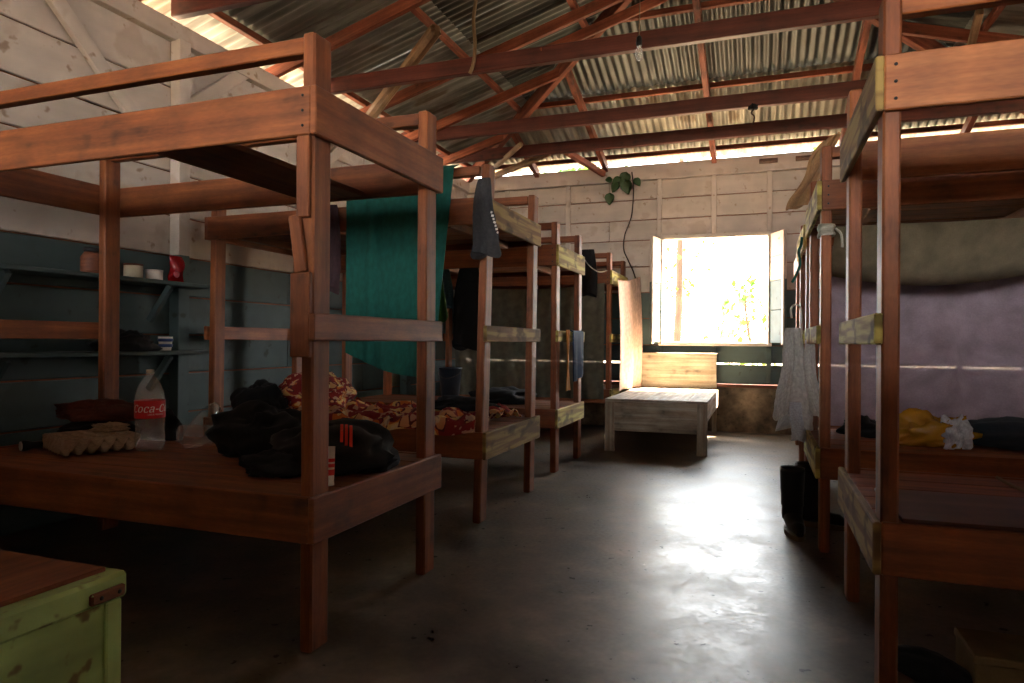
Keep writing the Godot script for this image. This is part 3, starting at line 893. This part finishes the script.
	# cloths hung on the second bed
	var tl := sheet(self, num("teal_cloth"), 30, 40, func(u, v):
		var x: float = lerpf(-2.27 + 0.02 * v, lerpf(-1.58, -1.70, v), u)
		var bottom: float = lerpf(0.93, 0.80, sin(u * PI * 0.6))
		var y: float = lerpf(1.985, bottom, v)
		var fold: float = 0.012 * sin(u * 15.0 + 1.0) * v + (0.016 if absf(u - 0.24) < 0.03 else 0.0) * minf(1.0, v * 4.0)
		return V(x, y, 3.382 - fold - 0.02 * v + (0.065 if v < 0.02 else 0.0)), "cloth_teal", 0.006)
	tag(tl, "large teal cloth hanging from the upper bunk rail", "cloth")
	one("plum_cloth", "dark plum cloth hanging beside the teal cloth", "cloth", garment_mesh(0.50, 0.10, 0.14, 0.02, 0.05, 37, 3), "cloth_plum", Transform3D(Basis.IDENTITY, V(-2.36, 1.79, 3.355)))
	var sg := thing("grey_shirt", "charcoal shirt with white lettering hanging on the bed post", "shirt", V(-1.385, 1.87, 3.345))
	put(sg, "body", garment_mesh(0.41, 0.07, 0.165, 0.03, 0.06, 41, 4), "cloth_charcoal")
	for k in 7:
		board(sg, "letter", Vector3(0.052 + 0.006 * k, -0.19 - 0.018 * k, 0.030), Vector3(0.010 + 0.004 * (k % 2), 0.011, 0.004), "ink_white", Basis(Vector3.BACK, -0.5 + 0.3 * (k % 3)), 0.001)

func surface_height(m: Mesh, x: float, z: float) -> float:
	var best := 0.0
	var dist := 1e9
	for v in m.surface_get_arrays(0)[Mesh.ARRAY_VERTEX]:
		var d := Vector2(v.x - x, v.z - z).length()
		if d < 0.022 and v.y > best: best = v.y
		dist = minf(dist, d)
	return best

func egg_tray_mesh() -> ArrayMesh:
	var st := begin()
	st.set_smooth_group(1)
	var f := func(u: float, v: float, s: float) -> Vector3:
		var a := sin(u * PI * 6.0)
		var b := sin(v * PI * 6.0)
		var cup := minf(1.0, a * a * b * b * 2.2)
		return Vector3((u - 0.5) * 0.29, -0.046 * cup + s * 0.0025, (v - 0.5) * 0.29)
	grid_into(st, 60, 60, func(u, v): return f.call(u, 1.0 - v, 1.0))
	st.set_smooth_group(2)
	grid_into(st, 60, 60, func(u, v): return f.call(u, v, -1.0))
	# hanging rims shaped by the outer row of cups
	st.set_smooth_group(3)
	for e in 4:
		grid_into(st, 72, 4, func(u, v):
			var w: float = absf(sin(u * PI * 6.0))
			var p := Vector3((u - 0.5) * 0.30, -0.042 * v * (0.25 + 0.75 * w), 0.145 + 0.010 * w * sin(v * PI * 0.8))
			return Basis(Vector3.UP, e * PI / 2) * p)
	st.generate_normals()
	return st.commit()

func build_cola_bottle(at: Vector3) -> void:
	var t := thing("cola_bottle", "clear plastic cola bottle with a red label standing on the lower bunk", "bottle", at)
	put(t, "bottle", lathe([Vector2(0.0, 0.008), Vector2(0.03, 0.0), Vector2(0.05, 0.004), Vector2(0.060, 0.03), Vector2(0.062, 0.06), Vector2(0.057, 0.10), Vector2(0.060, 0.135), Vector2(0.0605, 0.15), Vector2(0.0605, 0.22),
		Vector2(0.061, 0.235), Vector2(0.056, 0.265), Vector2(0.042, 0.30), Vector2(0.024, 0.325), Vector2(0.0145, 0.335), Vector2(0.0145, 0.35)], 36, false), "clear_plastic")
	put(t, "label", lathe([Vector2(0.0622, 0.148), Vector2(0.0625, 0.152), Vector2(0.0625, 0.222), Vector2(0.0622, 0.226)], 48, false), "label_red").set_meta("label", "red cola label with white script")
	put(t, "cap", lathe([Vector2(0, 0.345), Vector2(0.0165, 0.345), Vector2(0.0165, 0.362), Vector2(0, 0.364)], 20), "cap_white")
	# the script runs round the label
	var tm := TextMesh.new()
	var font := SystemFont.new()
	font.font_names = ["Droid Serif"]
	tm.font = font
	tm.text = "Coca-Cola"
	tm.font_size = 64
	tm.pixel_size = 0.00072
	tm.depth = 0.0
	var text := Node3D.new()
	text.name = "lettering"
	t.add_child(text)
	put(text, "script", bend(tm, 0.0635, 0.192, 1.25, 0.25, 1.0), "ink_white")
	var tm2 := TextMesh.new()
	tm2.font = font
	tm2.text = "SABOR ORIGINAL"
	tm2.font_size = 32
	tm2.pixel_size = 0.00026
	tm2.depth = 0.0
	put(text, "small_print", bend(tm2, 0.0635, 0.166, 1.25, 0.0, 1.0), "ink_white")

# wraps flat lettering round a cylinder; turn is where its middle stands
func bend(tm: TextMesh, r: float, y: float, turn: float, slant: float, grow: float) -> ArrayMesh:
	var a := tm.surface_get_arrays(0)
	var vs: PackedVector3Array = a[Mesh.ARRAY_VERTEX]
	var ns := PackedVector3Array()
	for i in vs.size():
		var p := vs[i] * grow
		var ang := turn + (p.x + p.y * slant) / r
		var n := Vector3(sin(ang), 0, cos(ang))
		vs[i] = n * r + Vector3(0, y + p.y, 0)
		ns.append(n)
	a[Mesh.ARRAY_VERTEX] = vs
	a[Mesh.ARRAY_NORMAL] = ns
	a[Mesh.ARRAY_TANGENT] = null
	var m := ArrayMesh.new()
	m.add_surface_from_arrays(Mesh.PRIMITIVE_TRIANGLES, a)
	return m

func build_far_things() -> void:
	# bare plank bed below the window
	var b := thing("plank_bed", "bare pale plank bed with a headboard below the window", "bed", V(-0.885, 0, 7.05))
	var bx0 := -0.455
	var bx1 := 0.455
	board(b, "foot_panel", V(0, 0.325, -0.87), Vector3(0.91, 0.27, 0.03), "bare_bed_wood")
	for x in [bx0 + 0.045, bx1 - 0.045]:
		board(b, "leg", V(x, 0.23, -0.87 if true else 0.0), Vector3(0.09, 0.46, 0.034), "bare_bed_wood")
		board(b, "leg", V(x, 0.23, 0.83), Vector3(0.05, 0.46, 0.05), "bare_bed_wood")
	for x in [bx0 + 0.012, bx1 - 0.012]:
		board(b, "side_rail", V(x, 0.38, -0.01), Vector3(0.024, 0.16, 1.68), "bare_bed_wood")
	for k in 5:
		board(b, "platform_plank", V(bx0 + 0.091 + 0.182 * k, 0.471 + 0.002 * (k % 2), -0.01), Vector3(0.1815, 0.02, 1.76), "bare_bed_wood", Basis.IDENTITY, 0.003)
	board(b, "headboard", V(-0.0, 0.655, 0.885), Vector3(0.86, 0.43, 0.03), "bare_bed_wood")
	board(b, "headboard_cap", V(-0.0, 0.875, 0.885), Vector3(0.88, 0.018, 0.045), "bare_bed_wood")
	# third bed: jeans on its middle board
	var jn := sheet(self, num("jeans"), 16, 30, func(u, v):
		var d: float = lerpf(5.27, 5.60, u)
		var y: float = lerpf(1.095, 0.68 + 0.04 * u, v)
		return V(-1.425 + (0.005 if v > 0.03 else -0.02) + 0.012 + 0.014 * sin(u * 12.0) * v, y, d + 0.02 * v), "cloth_denim", 0.012)
	tag(jn, "folded dark blue jeans hanging over the middle board", "jeans")
	var yl := sheet(self, num("mustard_cloth"), 6, 24, func(u, v):
		return V(-1.418 + 0.012 * sin(v * 3.0 + u * 3.0), lerpf(1.095, 0.615, v), lerpf(5.10, 5.245, u * (0.6 + 0.4 * v))), "cloth_mustard", 0.008)
	tag(yl, "narrow mustard yellow cloth hanging beside the jeans", "cloth")
	# fourth bed: grey net in front of its lower bunk, black garment, pink cloth over its end
	var ng := sheet(self, num("mosquito_net"), 90, 20, func(u, v):
		var x: float = lerpf(-3.25, -1.53, u)
		return V(x, lerpf(1.62 - 0.05 * sin(u * PI), 0.40, v), 6.99 + 0.018 * sin(u * 60.0 + 2.0 * sin(v * 3.0)) * (0.4 + v)), "net_grey", 0.003, Vector2(3, 2))
	tag(ng, "grey mosquito net hanging over the lower bunk beside the window wall", "mosquito net")
	one("black_jacket", "black jacket hanging from the upper bunk near the window", "jacket", garment_mesh(0.48, 0.14, 0.20, 0.05, 0.07, 43, 3), "cloth_black", Transform3D(Basis.IDENTITY, V(-1.70, 1.97, 6.96)))
	tube(self, num("clothesline"), [V(-1.77, 1.93, 6.90), V(-1.68, 1.80, 6.90), V(-1.58, 1.73, 6.92), V(-1.50, 1.745, 6.96)], 0.005, "ink_white")
	tag(get_child(-1), "thin white clothesline looped across the black jacket", "clothesline")
	var pn := sheet(self, num("pink_cloth"), 30, 30, func(u, v):
		var x: float = lerpf(-1.425, -1.325, u)
		var d: float = lerpf(7.12, 7.90, u)
		var y: float = lerpf(1.66 + 0.10 * u * u, 0.485, v)
		return V(x + 0.03 * sin(u * 13.0 + 1.0) * (0.35 + 0.65 * v) + 0.02 * sin(v * 3.0), y, d), "cloth_pink", 0.006)
	tag(pn, "pale pink cloth draped over the bed end beside the window", "cloth")
	one("black_clothes", "black clothes hanging under the third upper bunk behind the green cloth", "clothes", garment_mesh(0.62, 0.16, 0.30, 0.05, 0.10, 47, 3), "cloth_black", Transform3D(Basis.IDENTITY, V(-2.16, 1.575, 4.90)))
	one("blue_towel", "blue-grey towel hanging beside the black clothes", "towel", garment_mesh(0.30, 0.10, 0.15, 0.03, 0.05, 49, 3), "cloth_blue_grey", Transform3D(Basis.IDENTITY, V(-2.36, 1.57, 4.88)))
	one("green_cloth", "small leaf green cloth hanging beside the bed post", "cloth", garment_mesh(0.50, 0.03, 0.12, 0.02, 0.04, 53, 2), "cloth_leaf_green", Transform3D(Basis.IDENTITY, V(-2.17, 1.66, 4.392)))
	var bk := thing("bucket", "dark blue-grey plastic bucket standing on the third lower bunk", "bucket", V(-2.55, 0.484, 5.40))
	put(bk, "body", lathe([Vector2(0, 0.0), Vector2(0.075, 0.0), Vector2(0.098, 0.27), Vector2(0.104, 0.27), Vector2(0.104, 0.285), Vector2(0.094, 0.285), Vector2(0.07, 0.01), Vector2(0, 0.01)], 28), "bucket_plastic")
	var hp := []
	for k in 9: hp.append(Vector3(cos(k / 8.0 * PI) * 0.105, 0.255 - sin(k / 8.0 * PI) * 0.06, sin(k / 8.0 * PI) * 0.09))
	tube(bk, "handle", hp, 0.003, "metal")
	heap("clothes_heap", "dark clothes on the third lower bunk beside the bucket", "clothes", V(-2.05, 0.484, 5.35), Vector3(0.25, 0.08, 0.18), "cloth_black", 0.3, 0.09, 57)
	# trees outside the window
	for t in [[-1.75, 14.5, 0.10, 6.0, 0.045, 3, "slender pale tree with a leaning trunk outside the window"], [-0.15, 12.5, 0.04, 2.2, -0.02, 5, "young leafy tree low outside the window"],
		[-5.2, 20.0, 0.14, 6.5, 0.0, 7, "bushy tree behind the slender pale trunk"], [2.2, 19.0, 0.14, 6.5, 0.02, 9, "spreading tree behind the young leafy tree"]]:
		tree(t[6], V(t[0], -0.11, t[1]), t[2], t[3], t[4], t[5])

func tree(label: String, at: Vector3, r: float, h: float, lean: float, sd: int) -> void:
	var t := thing("tree", label, "tree", at, "trees outside the window")
	var g := RandomNumberGenerator.new()
	g.seed = sd
	put(t, "trunk", loft_mesh(10, 10, func(u, v):
		var a: float = -u * TAU
		var k: float = r * (1.0 - 0.55 * v) * (1.0 + 0.08 * sin(a * 3.0 + v * 9.0))
		return Vector3(cos(a) * k + lean * h * v + 0.06 * sin(v * 5.0), v * h * 0.9, sin(a) * k)), "bark")
	var st := begin()
	var low := 0.35 if r > 0.07 else 0.12
	for i in (700 if at.z < -15.0 else 420):
		var v := g.randf_range(low, 1.02)
		var rad := h * 0.34 * sin(PI * clampf((v - low) / (1.05 - low), 0.05, 0.98)) * sqrt(g.randf())
		var a := g.randf() * TAU
		var c := Vector3(cos(a) * rad + lean * h * v, v * h, sin(a) * rad)
		var b := Basis.from_euler(Vector3(g.randf_range(-1.2, 1.2), g.randf() * TAU, g.randf_range(-0.6, 0.6)))
		var w := g.randf_range(0.035, 0.06) * (2.2 if at.z < -15.0 else 1.0)
		var l := g.randf_range(0.12, 0.22) * (2.2 if at.z < -15.0 else 1.0)
		var p := [Vector3(0, 0, 0), Vector3(w, -0.01, l * 0.5), Vector3(0, -0.04, l), Vector3(-w, -0.01, l * 0.5)]
		for k in 4: p[k] = c + b * p[k]
		quad(st, p, [Vector2.ZERO, Vector2.RIGHT, Vector2.ONE, Vector2.DOWN], b.y)
	var f := put(t, "foliage", st.commit(), "leaf_young")
	f.set_meta("kind", "stuff")

func build_right_things() -> void:
	# green crate in the foreground
	var c := thing("crate", "green painted wooden crate with a brown lid", "crate", V(-1.40, 0, 0.55))
	var cz := 0.62
	for k in 3:
		board(c, "end_plank", V(-0.36, 0.07 + 0.135 * k, cz - 0.012), Vector3(0.67, 0.131, 0.024), "green_paint")
	board(c, "side_panel", V(-0.012, 0.2, 0), Vector3(0.024, 0.40, 2 * cz), "green_paint")
	board(c, "back_panel", V(-0.71, 0.2, 0), Vector3(0.024, 0.40, 2 * cz), "green_paint")
	board(c, "corner_batten", V(0.006, 0.2, cz - 0.02), Vector3(0.012, 0.40, 0.04), "green_paint")
	var ld := board(c, "lid", V(-0.355, 0.432, 0), Vector3(0.75, 0.06, 2 * cz + 0.02), "green_paint", Basis(Vector3.BACK, 0.0), 0.008)
	board(c, "lid_panel", V(-0.37, 0.466, -0.01), Vector3(0.70, 0.012, 2 * cz - 0.01), "bed_wood")
	board(c, "latch_block", V(0.026, 0.425, cz - 0.05), Vector3(0.014, 0.026, 0.085), "bed_wood_pale")
	for z in [cz - 0.07, cz - 0.025]:
		put(c, "nail", lathe([Vector2(0, 0), Vector2(0.005, 0), Vector2(0.004, 0.002), Vector2(0, 0.002)], 8), "nail", Transform3D(Basis(Vector3.BACK, -PI / 2), V(0.033, 0.425, z)))
	# plywood and a straw on the nearest lower bunk
	board(self, num("plywood_sheet"), V(0.98, 0.508, 2.375), Vector3(1.22, 0.012, 0.43), "plywood", Basis(Vector3.UP, 0.02), 0.002)
	tag(get_child(-1), "thin plywood sheet lying on the empty lower bunk", "plywood")
	tube(self, num("stick"), [V(0.828, 0.508, 2.98), V(0.829, 0.508, 2.85), V(0.83, 0.5205, 2.58)], 0.006, "rope")
	tag(get_child(-1), "thin pale stick lying beside the plywood sheet", "stick")
	# boots
	var bt := rubber_boot()
	for k in 2:
		var o: Node3D = bt if k == 0 else bt.duplicate()
		if k == 1:
			o.name = num("rubber_boot")
			add_child(o)
		o.position = [V(0.165, 0, 3.90), V(0.255, 0, 4.07)][k]
		o.rotation.y = [PI + 0.15, -PI / 2 - 0.25][k]
		tag(o, ["black rubber boot in the aisle with its toe away from the window", "black rubber boot turned with its toe under the bed"][k], "boot", "pair of rubber boots")
	# jacket
	var j := thing("grey_jacket", "worn grey jacket hanging on the bed end above the boots", "jacket", V(0.19, 1.09, 4.28))
	put(j, "body", garment_mesh(0.58, 0.08, 0.20, 0.07, 0.10, 61, 4), "cloth_grey")
	put(j, "sleeve", garment_mesh(0.46, 0.05, 0.09, 0.05, 0.06, 63, 3), "cloth_grey", Transform3D(Basis(Vector3.BACK, -0.06), Vector3(-0.035, -0.06, 0.035)))
	put(j, "sleeve", garment_mesh(0.42, 0.05, 0.08, 0.05, 0.06, 65, 3), "cloth_grey", Transform3D(Basis(Vector3.BACK, 0.10), Vector3(0.07, -0.07, 0.035)))
	put(j, "lining", garment_mesh(0.22, 0.10, 0.08, 0.05, 0.05, 67, 3), "cloth_pale_grey", Transform3D(Basis.IDENTITY, Vector3(0.015, -0.43, 0.03)))
	tube(self, num("green_strap"), [V(0.262, 1.72, 4.995), V(0.255, 1.66, 4.985), V(0.240, 1.62, 4.96), V(0.25, 1.54, 4.955), V(0.228, 1.47, 4.95), V(0.20, 1.41, 4.95)], 0.009, "cloth_teal")
	tag(get_child(-1), "green strap dangling from the bunk behind the grey jacket", "strap")
	tube(self, num("white_hook"), [V(0.20, 1.17, 4.96), V(0.195, 1.23, 4.96), V(0.215, 1.26, 4.96), V(0.25, 1.25, 4.98), V(0.262, 1.20, 4.995), V(0.264, 1.06, 5.0)], 0.007, "cap_white")
	tag(get_child(-1), "white plastic hook above the grey jacket", "hook")
	# sack over the top rail
	var sk := sheet(self, num("khaki_sack"), 20, 24, func(u, v):
		var left: float = lerpf(0.36, 0.15, pow(v, 0.8)) - 0.015 * sin(v * 9.0)
		var right: float = lerpf(0.44, 0.26, v)
		var y: float = 2.21 - 0.40 * v + 0.05 * u * (1.0 - v) + 0.03 * u * v
		return V(lerpf(left, right, u), y, 4.46 + 0.05 * sin(u * PI) * sin(v * 3.0) + 0.012 * sin(u * 9.0 + v * 4.0)), "cloth_tan", 0.02)
	tag(sk, "tan sack slung over the top rail and drooping into the aisle", "sack")
	# rag tied round the post
	var rg := thing("rag", "off-white rag knotted round the bed post", "rag", V(0.297, 1.545, 3.60))
	put(rg, "wrap", loft_mesh(32, 6, func(u, v):
		var a: float = -u * TAU
		var k: float = 1.0 + 0.10 * sin(v * 9.0 + a * 2.0)
		return Vector3(signf(cos(a)) * pow(absf(cos(a)), 0.5) * 0.036 * k, lerpf(-0.028, 0.026, v), signf(sin(a)) * pow(absf(sin(a)), 0.5) * 0.062 * k)), "cloth_rag")
	tube(rg, "tail", [Vector3(0.036, 0.0, 0.05), Vector3(0.055, -0.02, 0.06), Vector3(0.062, -0.05, 0.065), Vector3(0.064, -0.09, 0.06)], 0.006, "cloth_rag")
	# nets in the second bed
	var nm := sheet(self, num("mosquito_net"), 100, 40, func(u, v):
		var x: float = lerpf(0.33, 2.15, u)
		var gx := (x - 1.01) / 0.16
		var pull: float = exp(-gx * gx)
		var y0: float = 1.47 - 0.10 * sin(u * 9.0) * sin(u * 9.0)
		var y: float = lerpf(y0, 0.53, v)
		var g: float = pull * exp(-pow((y - 0.90) / 0.22, 2.0))
		x = lerpf(x, 1.01, g * 0.75)
		var ang := atan2(y - 0.90, x - 1.01)
		var dd := Vector2(x - 1.01, y - 0.90).length()
		var rad: float = 0.022 * sin(ang * 5.0 + 1.0) * exp(-dd * 1.6) * minf(1.0, dd * 6.0)
		return V(x, y, 4.335 + rad - 0.06 * g + 0.022 * sin(x * 17.0 + v * 2.0 + 2.0 * sin(x * 5.0)) * (0.3 + 0.7 * v) - 0.04 * sin(x * 4.2) * v), "net_mauve", 0.003, Vector2(2, 1))
	tag(nm, "mauve mosquito net hanging round the lower bunk", "mosquito net")
	var nk := sheet(self, num("khaki_net"), 60, 16, func(u, v):
		var x: float = lerpf(0.34, 2.1, u)
		var sag: float = sin(v * PI) * (0.10 + 0.12 * sin(u * PI * 1.1 + 0.3))
		return V(x, 1.565 - 0.05 * v - sag - 0.06 * sin(u * 5.0 + 1.0) * v, lerpf(3.62, 4.33, v) + 0.01 * sin(u * 30.0)), "net_khaki", 0.003, Vector2(3, 1))
	tag(nk, "khaki net sagging below the upper bunk above the mauve net", "net")
	# things on that bunk
	var yb := thing("plastic_sack", "crumpled yellow and white plastic sack on the netted bunk", "sack", V(0.80, 0.501, 3.86), "", 0.2)
	put(yb, "yellow_part", heap_mesh(Vector3(0.15, 0.09, 0.10), 0.55, 0.10, 71), "yellow_foil")
	put(yb, "white_part", heap_mesh(Vector3(0.055, 0.085, 0.07), 0.5, 0.1, 73), "cloth_pale_grey", Transform3D(Basis.IDENTITY, Vector3(0.06, 0.0, 0.075)))
	heap("blanket", "dark navy blanket heaped beside the yellow sack", "blanket", V(1.22, 0.501, 3.98), Vector3(0.30, 0.085, 0.20), "cloth_navy", 0.2, 0.07, 75)
	heap("clothes_heap", "black bundle behind the posts of the netted bunk", "clothes", V(0.53, 0.501, 4.12), Vector3(0.11, 0.06, 0.08), "cloth_black", 0.3, 0.09, 77)
	# under the nearest bunk
	var bx := thing("cardboard_box", "brown cardboard box under the nearest empty bunk", "box", V(0.70, 0, 2.33))
	board(bx, "body", Vector3(0, 0.055, 0), Vector3(0.26, 0.11, 0.20), "card_brown", Basis.IDENTITY, 0.003)
	board(bx, "lid", Vector3(0, 0.118, 0), Vector3(0.268, 0.024, 0.208), "card_brown", Basis.IDENTITY, 0.004)
	heap("shoe", "dark blue shoe on the floor beside the cardboard box", "shoe", V(0.48, 0.001, 2.33), Vector3(0.055, 0.05, 0.13), "cloth_navy", 0.15, 0.06, 79, 0.9)

func rubber_boot() -> Node3D:
	var t := thing("rubber_boot", "", "boot")
	put(t, "shaft", loft_mesh(28, 16, func(u, v):
		var a: float = -u * TAU
		var w: float = minf(v / 0.75, 1.0)
		var r: float = lerpf(0.050, 0.062, smoothstep(0.1, 0.9, w)) * (1.0 + 0.05 * sin(w * 14.0) * (1.0 - w))
		if v > 0.76: r -= 0.006
		return Vector3(cos(a) * r, 0.07 + w * 0.27 - maxf(0.0, v - 0.8) * 1.0, sin(a) * r * 1.12)), "rubber")
	put(t, "foot", loft_mesh(28, 14, func(u, v):
		var a: float = -u * TAU
		var w: float = 0.046 * pow(sin(PI * clampf(0.16 + v * 0.80, 0.0, 0.985)), 0.45)
		var h: float = lerpf(0.115, 0.062, smoothstep(0.25, 0.75, v)) * (1.0 if v < 0.85 else 1.0 - (v - 0.85) * 3.5)
		var y := sin(a) * 0.5 + 0.5
		return Vector3(cos(a) * w, 0.022 + y * h, -(v - 0.27) * 0.27) if true else Vector3.ZERO), "rubber")
	put(t, "sole", loft_mesh(28, 4, func(u, v):
		var a: float = -u * TAU
		var z := sin(a)
		return Vector3(cos(a) * 0.047 * (1.0 - 0.12 * z * (1.0 if z > 0 else 0.0)), v * 0.024, z * 0.14 - 0.06)), "rubber_sole")
	return t

func build_hanging_things() -> void:
	var b := thing("light_bulb", "bare unlit light bulb hanging on a wire from the roof", "light bulb", V(-0.785, 2.96, 4.62))
	tube(b, "wire", [Vector3(0, 0.12, 0), Vector3(0.004, 0.4, 0.0), Vector3(0, 0.80, 0)], 0.004, "wire_pale")
	put(b, "socket", lathe([Vector2(0, 0.055), Vector2(0.019, 0.055), Vector2(0.021, 0.07), Vector2(0.019, 0.11), Vector2(0.008, 0.125), Vector2(0, 0.126)], 18), "bakelite")
	put(b, "bulb", lathe([Vector2(0, -0.045), Vector2(0.015, -0.042), Vector2(0.027, -0.028), Vector2(0.031, -0.008), Vector2(0.028, 0.012), Vector2(0.018, 0.035), Vector2(0.014, 0.06)], 20, false), "bulb_glass")
	tube(self, num("old_rope"), [V(-2.03, 3.62, 4.72), V(-2.05, 3.42, 4.71), V(-2.04, 3.25, 4.72), V(-2.06, 3.12, 4.74), V(-2.10, 3.05, 4.76)], 0.014, "rope")
	tag(get_child(-1), "short frayed rope hanging from the roof over the tie beam", "rope")
	# climbing plant on the far wall
	var p := thing("climbing_plant", "climbing plant with dark leaves trailing down the white wall", "plant", V(-1.44, 2.95, 7.92))
	tube(p, "stem", [Vector3(0.02, 0.04, 0), Vector3(0.04, -0.15, 0), Vector3(0.02, -0.47, 0.0), Vector3(-0.06, -0.70, 0), Vector3(-0.07, -0.86, 0), Vector3(0.05, -1.14, 0), Vector3(0.10, -1.32, 0)], 0.007, "wire_dark")
	var lg := RandomNumberGenerator.new()
	lg.seed = 3
	for l in [[-0.03, 0.03, 0.16, 0.3], [-0.09, -0.03, 0.15, 0.9], [-0.04, -0.06, 0.17, -0.2], [-0.12, -0.08, 0.14, 0.6], [0.05, -0.06, 0.11, -0.7], [-0.22, -0.20, 0.14, 0.1], [-0.20, -0.02, 0.09, 1.4]]:
		var len: float = l[2]
		var lf := sheet(p, "leaf", 6, 8, func(u, v):
			var w: float = len * 0.42 * pow(sin(PI * pow(clampf(v, 0.0, 1.0), 0.7)), 0.8) + 0.001
			return Vector3((u - 0.5) * 2.0 * w, -v * len, 0.03 + 0.02 * absf(u - 0.5) - 0.03 * v * v), "leaf", 0.002)
		lf.transform = Transform3D(Basis(Vector3.BACK, -l[3]) * Basis(Vector3.UP, lg.randf_range(-0.6, 0.6)), Vector3(l[0], l[1], 0.03))
	tube(self, num("vine_tendril"), [V(-0.075, 3.08, 6.27), V(-0.07, 3.03, 6.25), V(-0.085, 3.0, 6.25), V(-0.06, 2.965, 6.25), V(-0.07, 2.90, 6.26)], 0.006, "wire_dark")
	tag(get_child(-1), "dark dried tendril dangling from the middle tie beam", "tendril")
	var wn := heap("wasp_nest", "small dark wasp nest stuck on the side of the tie beam", "wasp nest", V(-0.07, 3.035, 6.275), Vector3(0.035, 0.03, 0.025), "wasp_paper", 0.4, 0.15, 91)
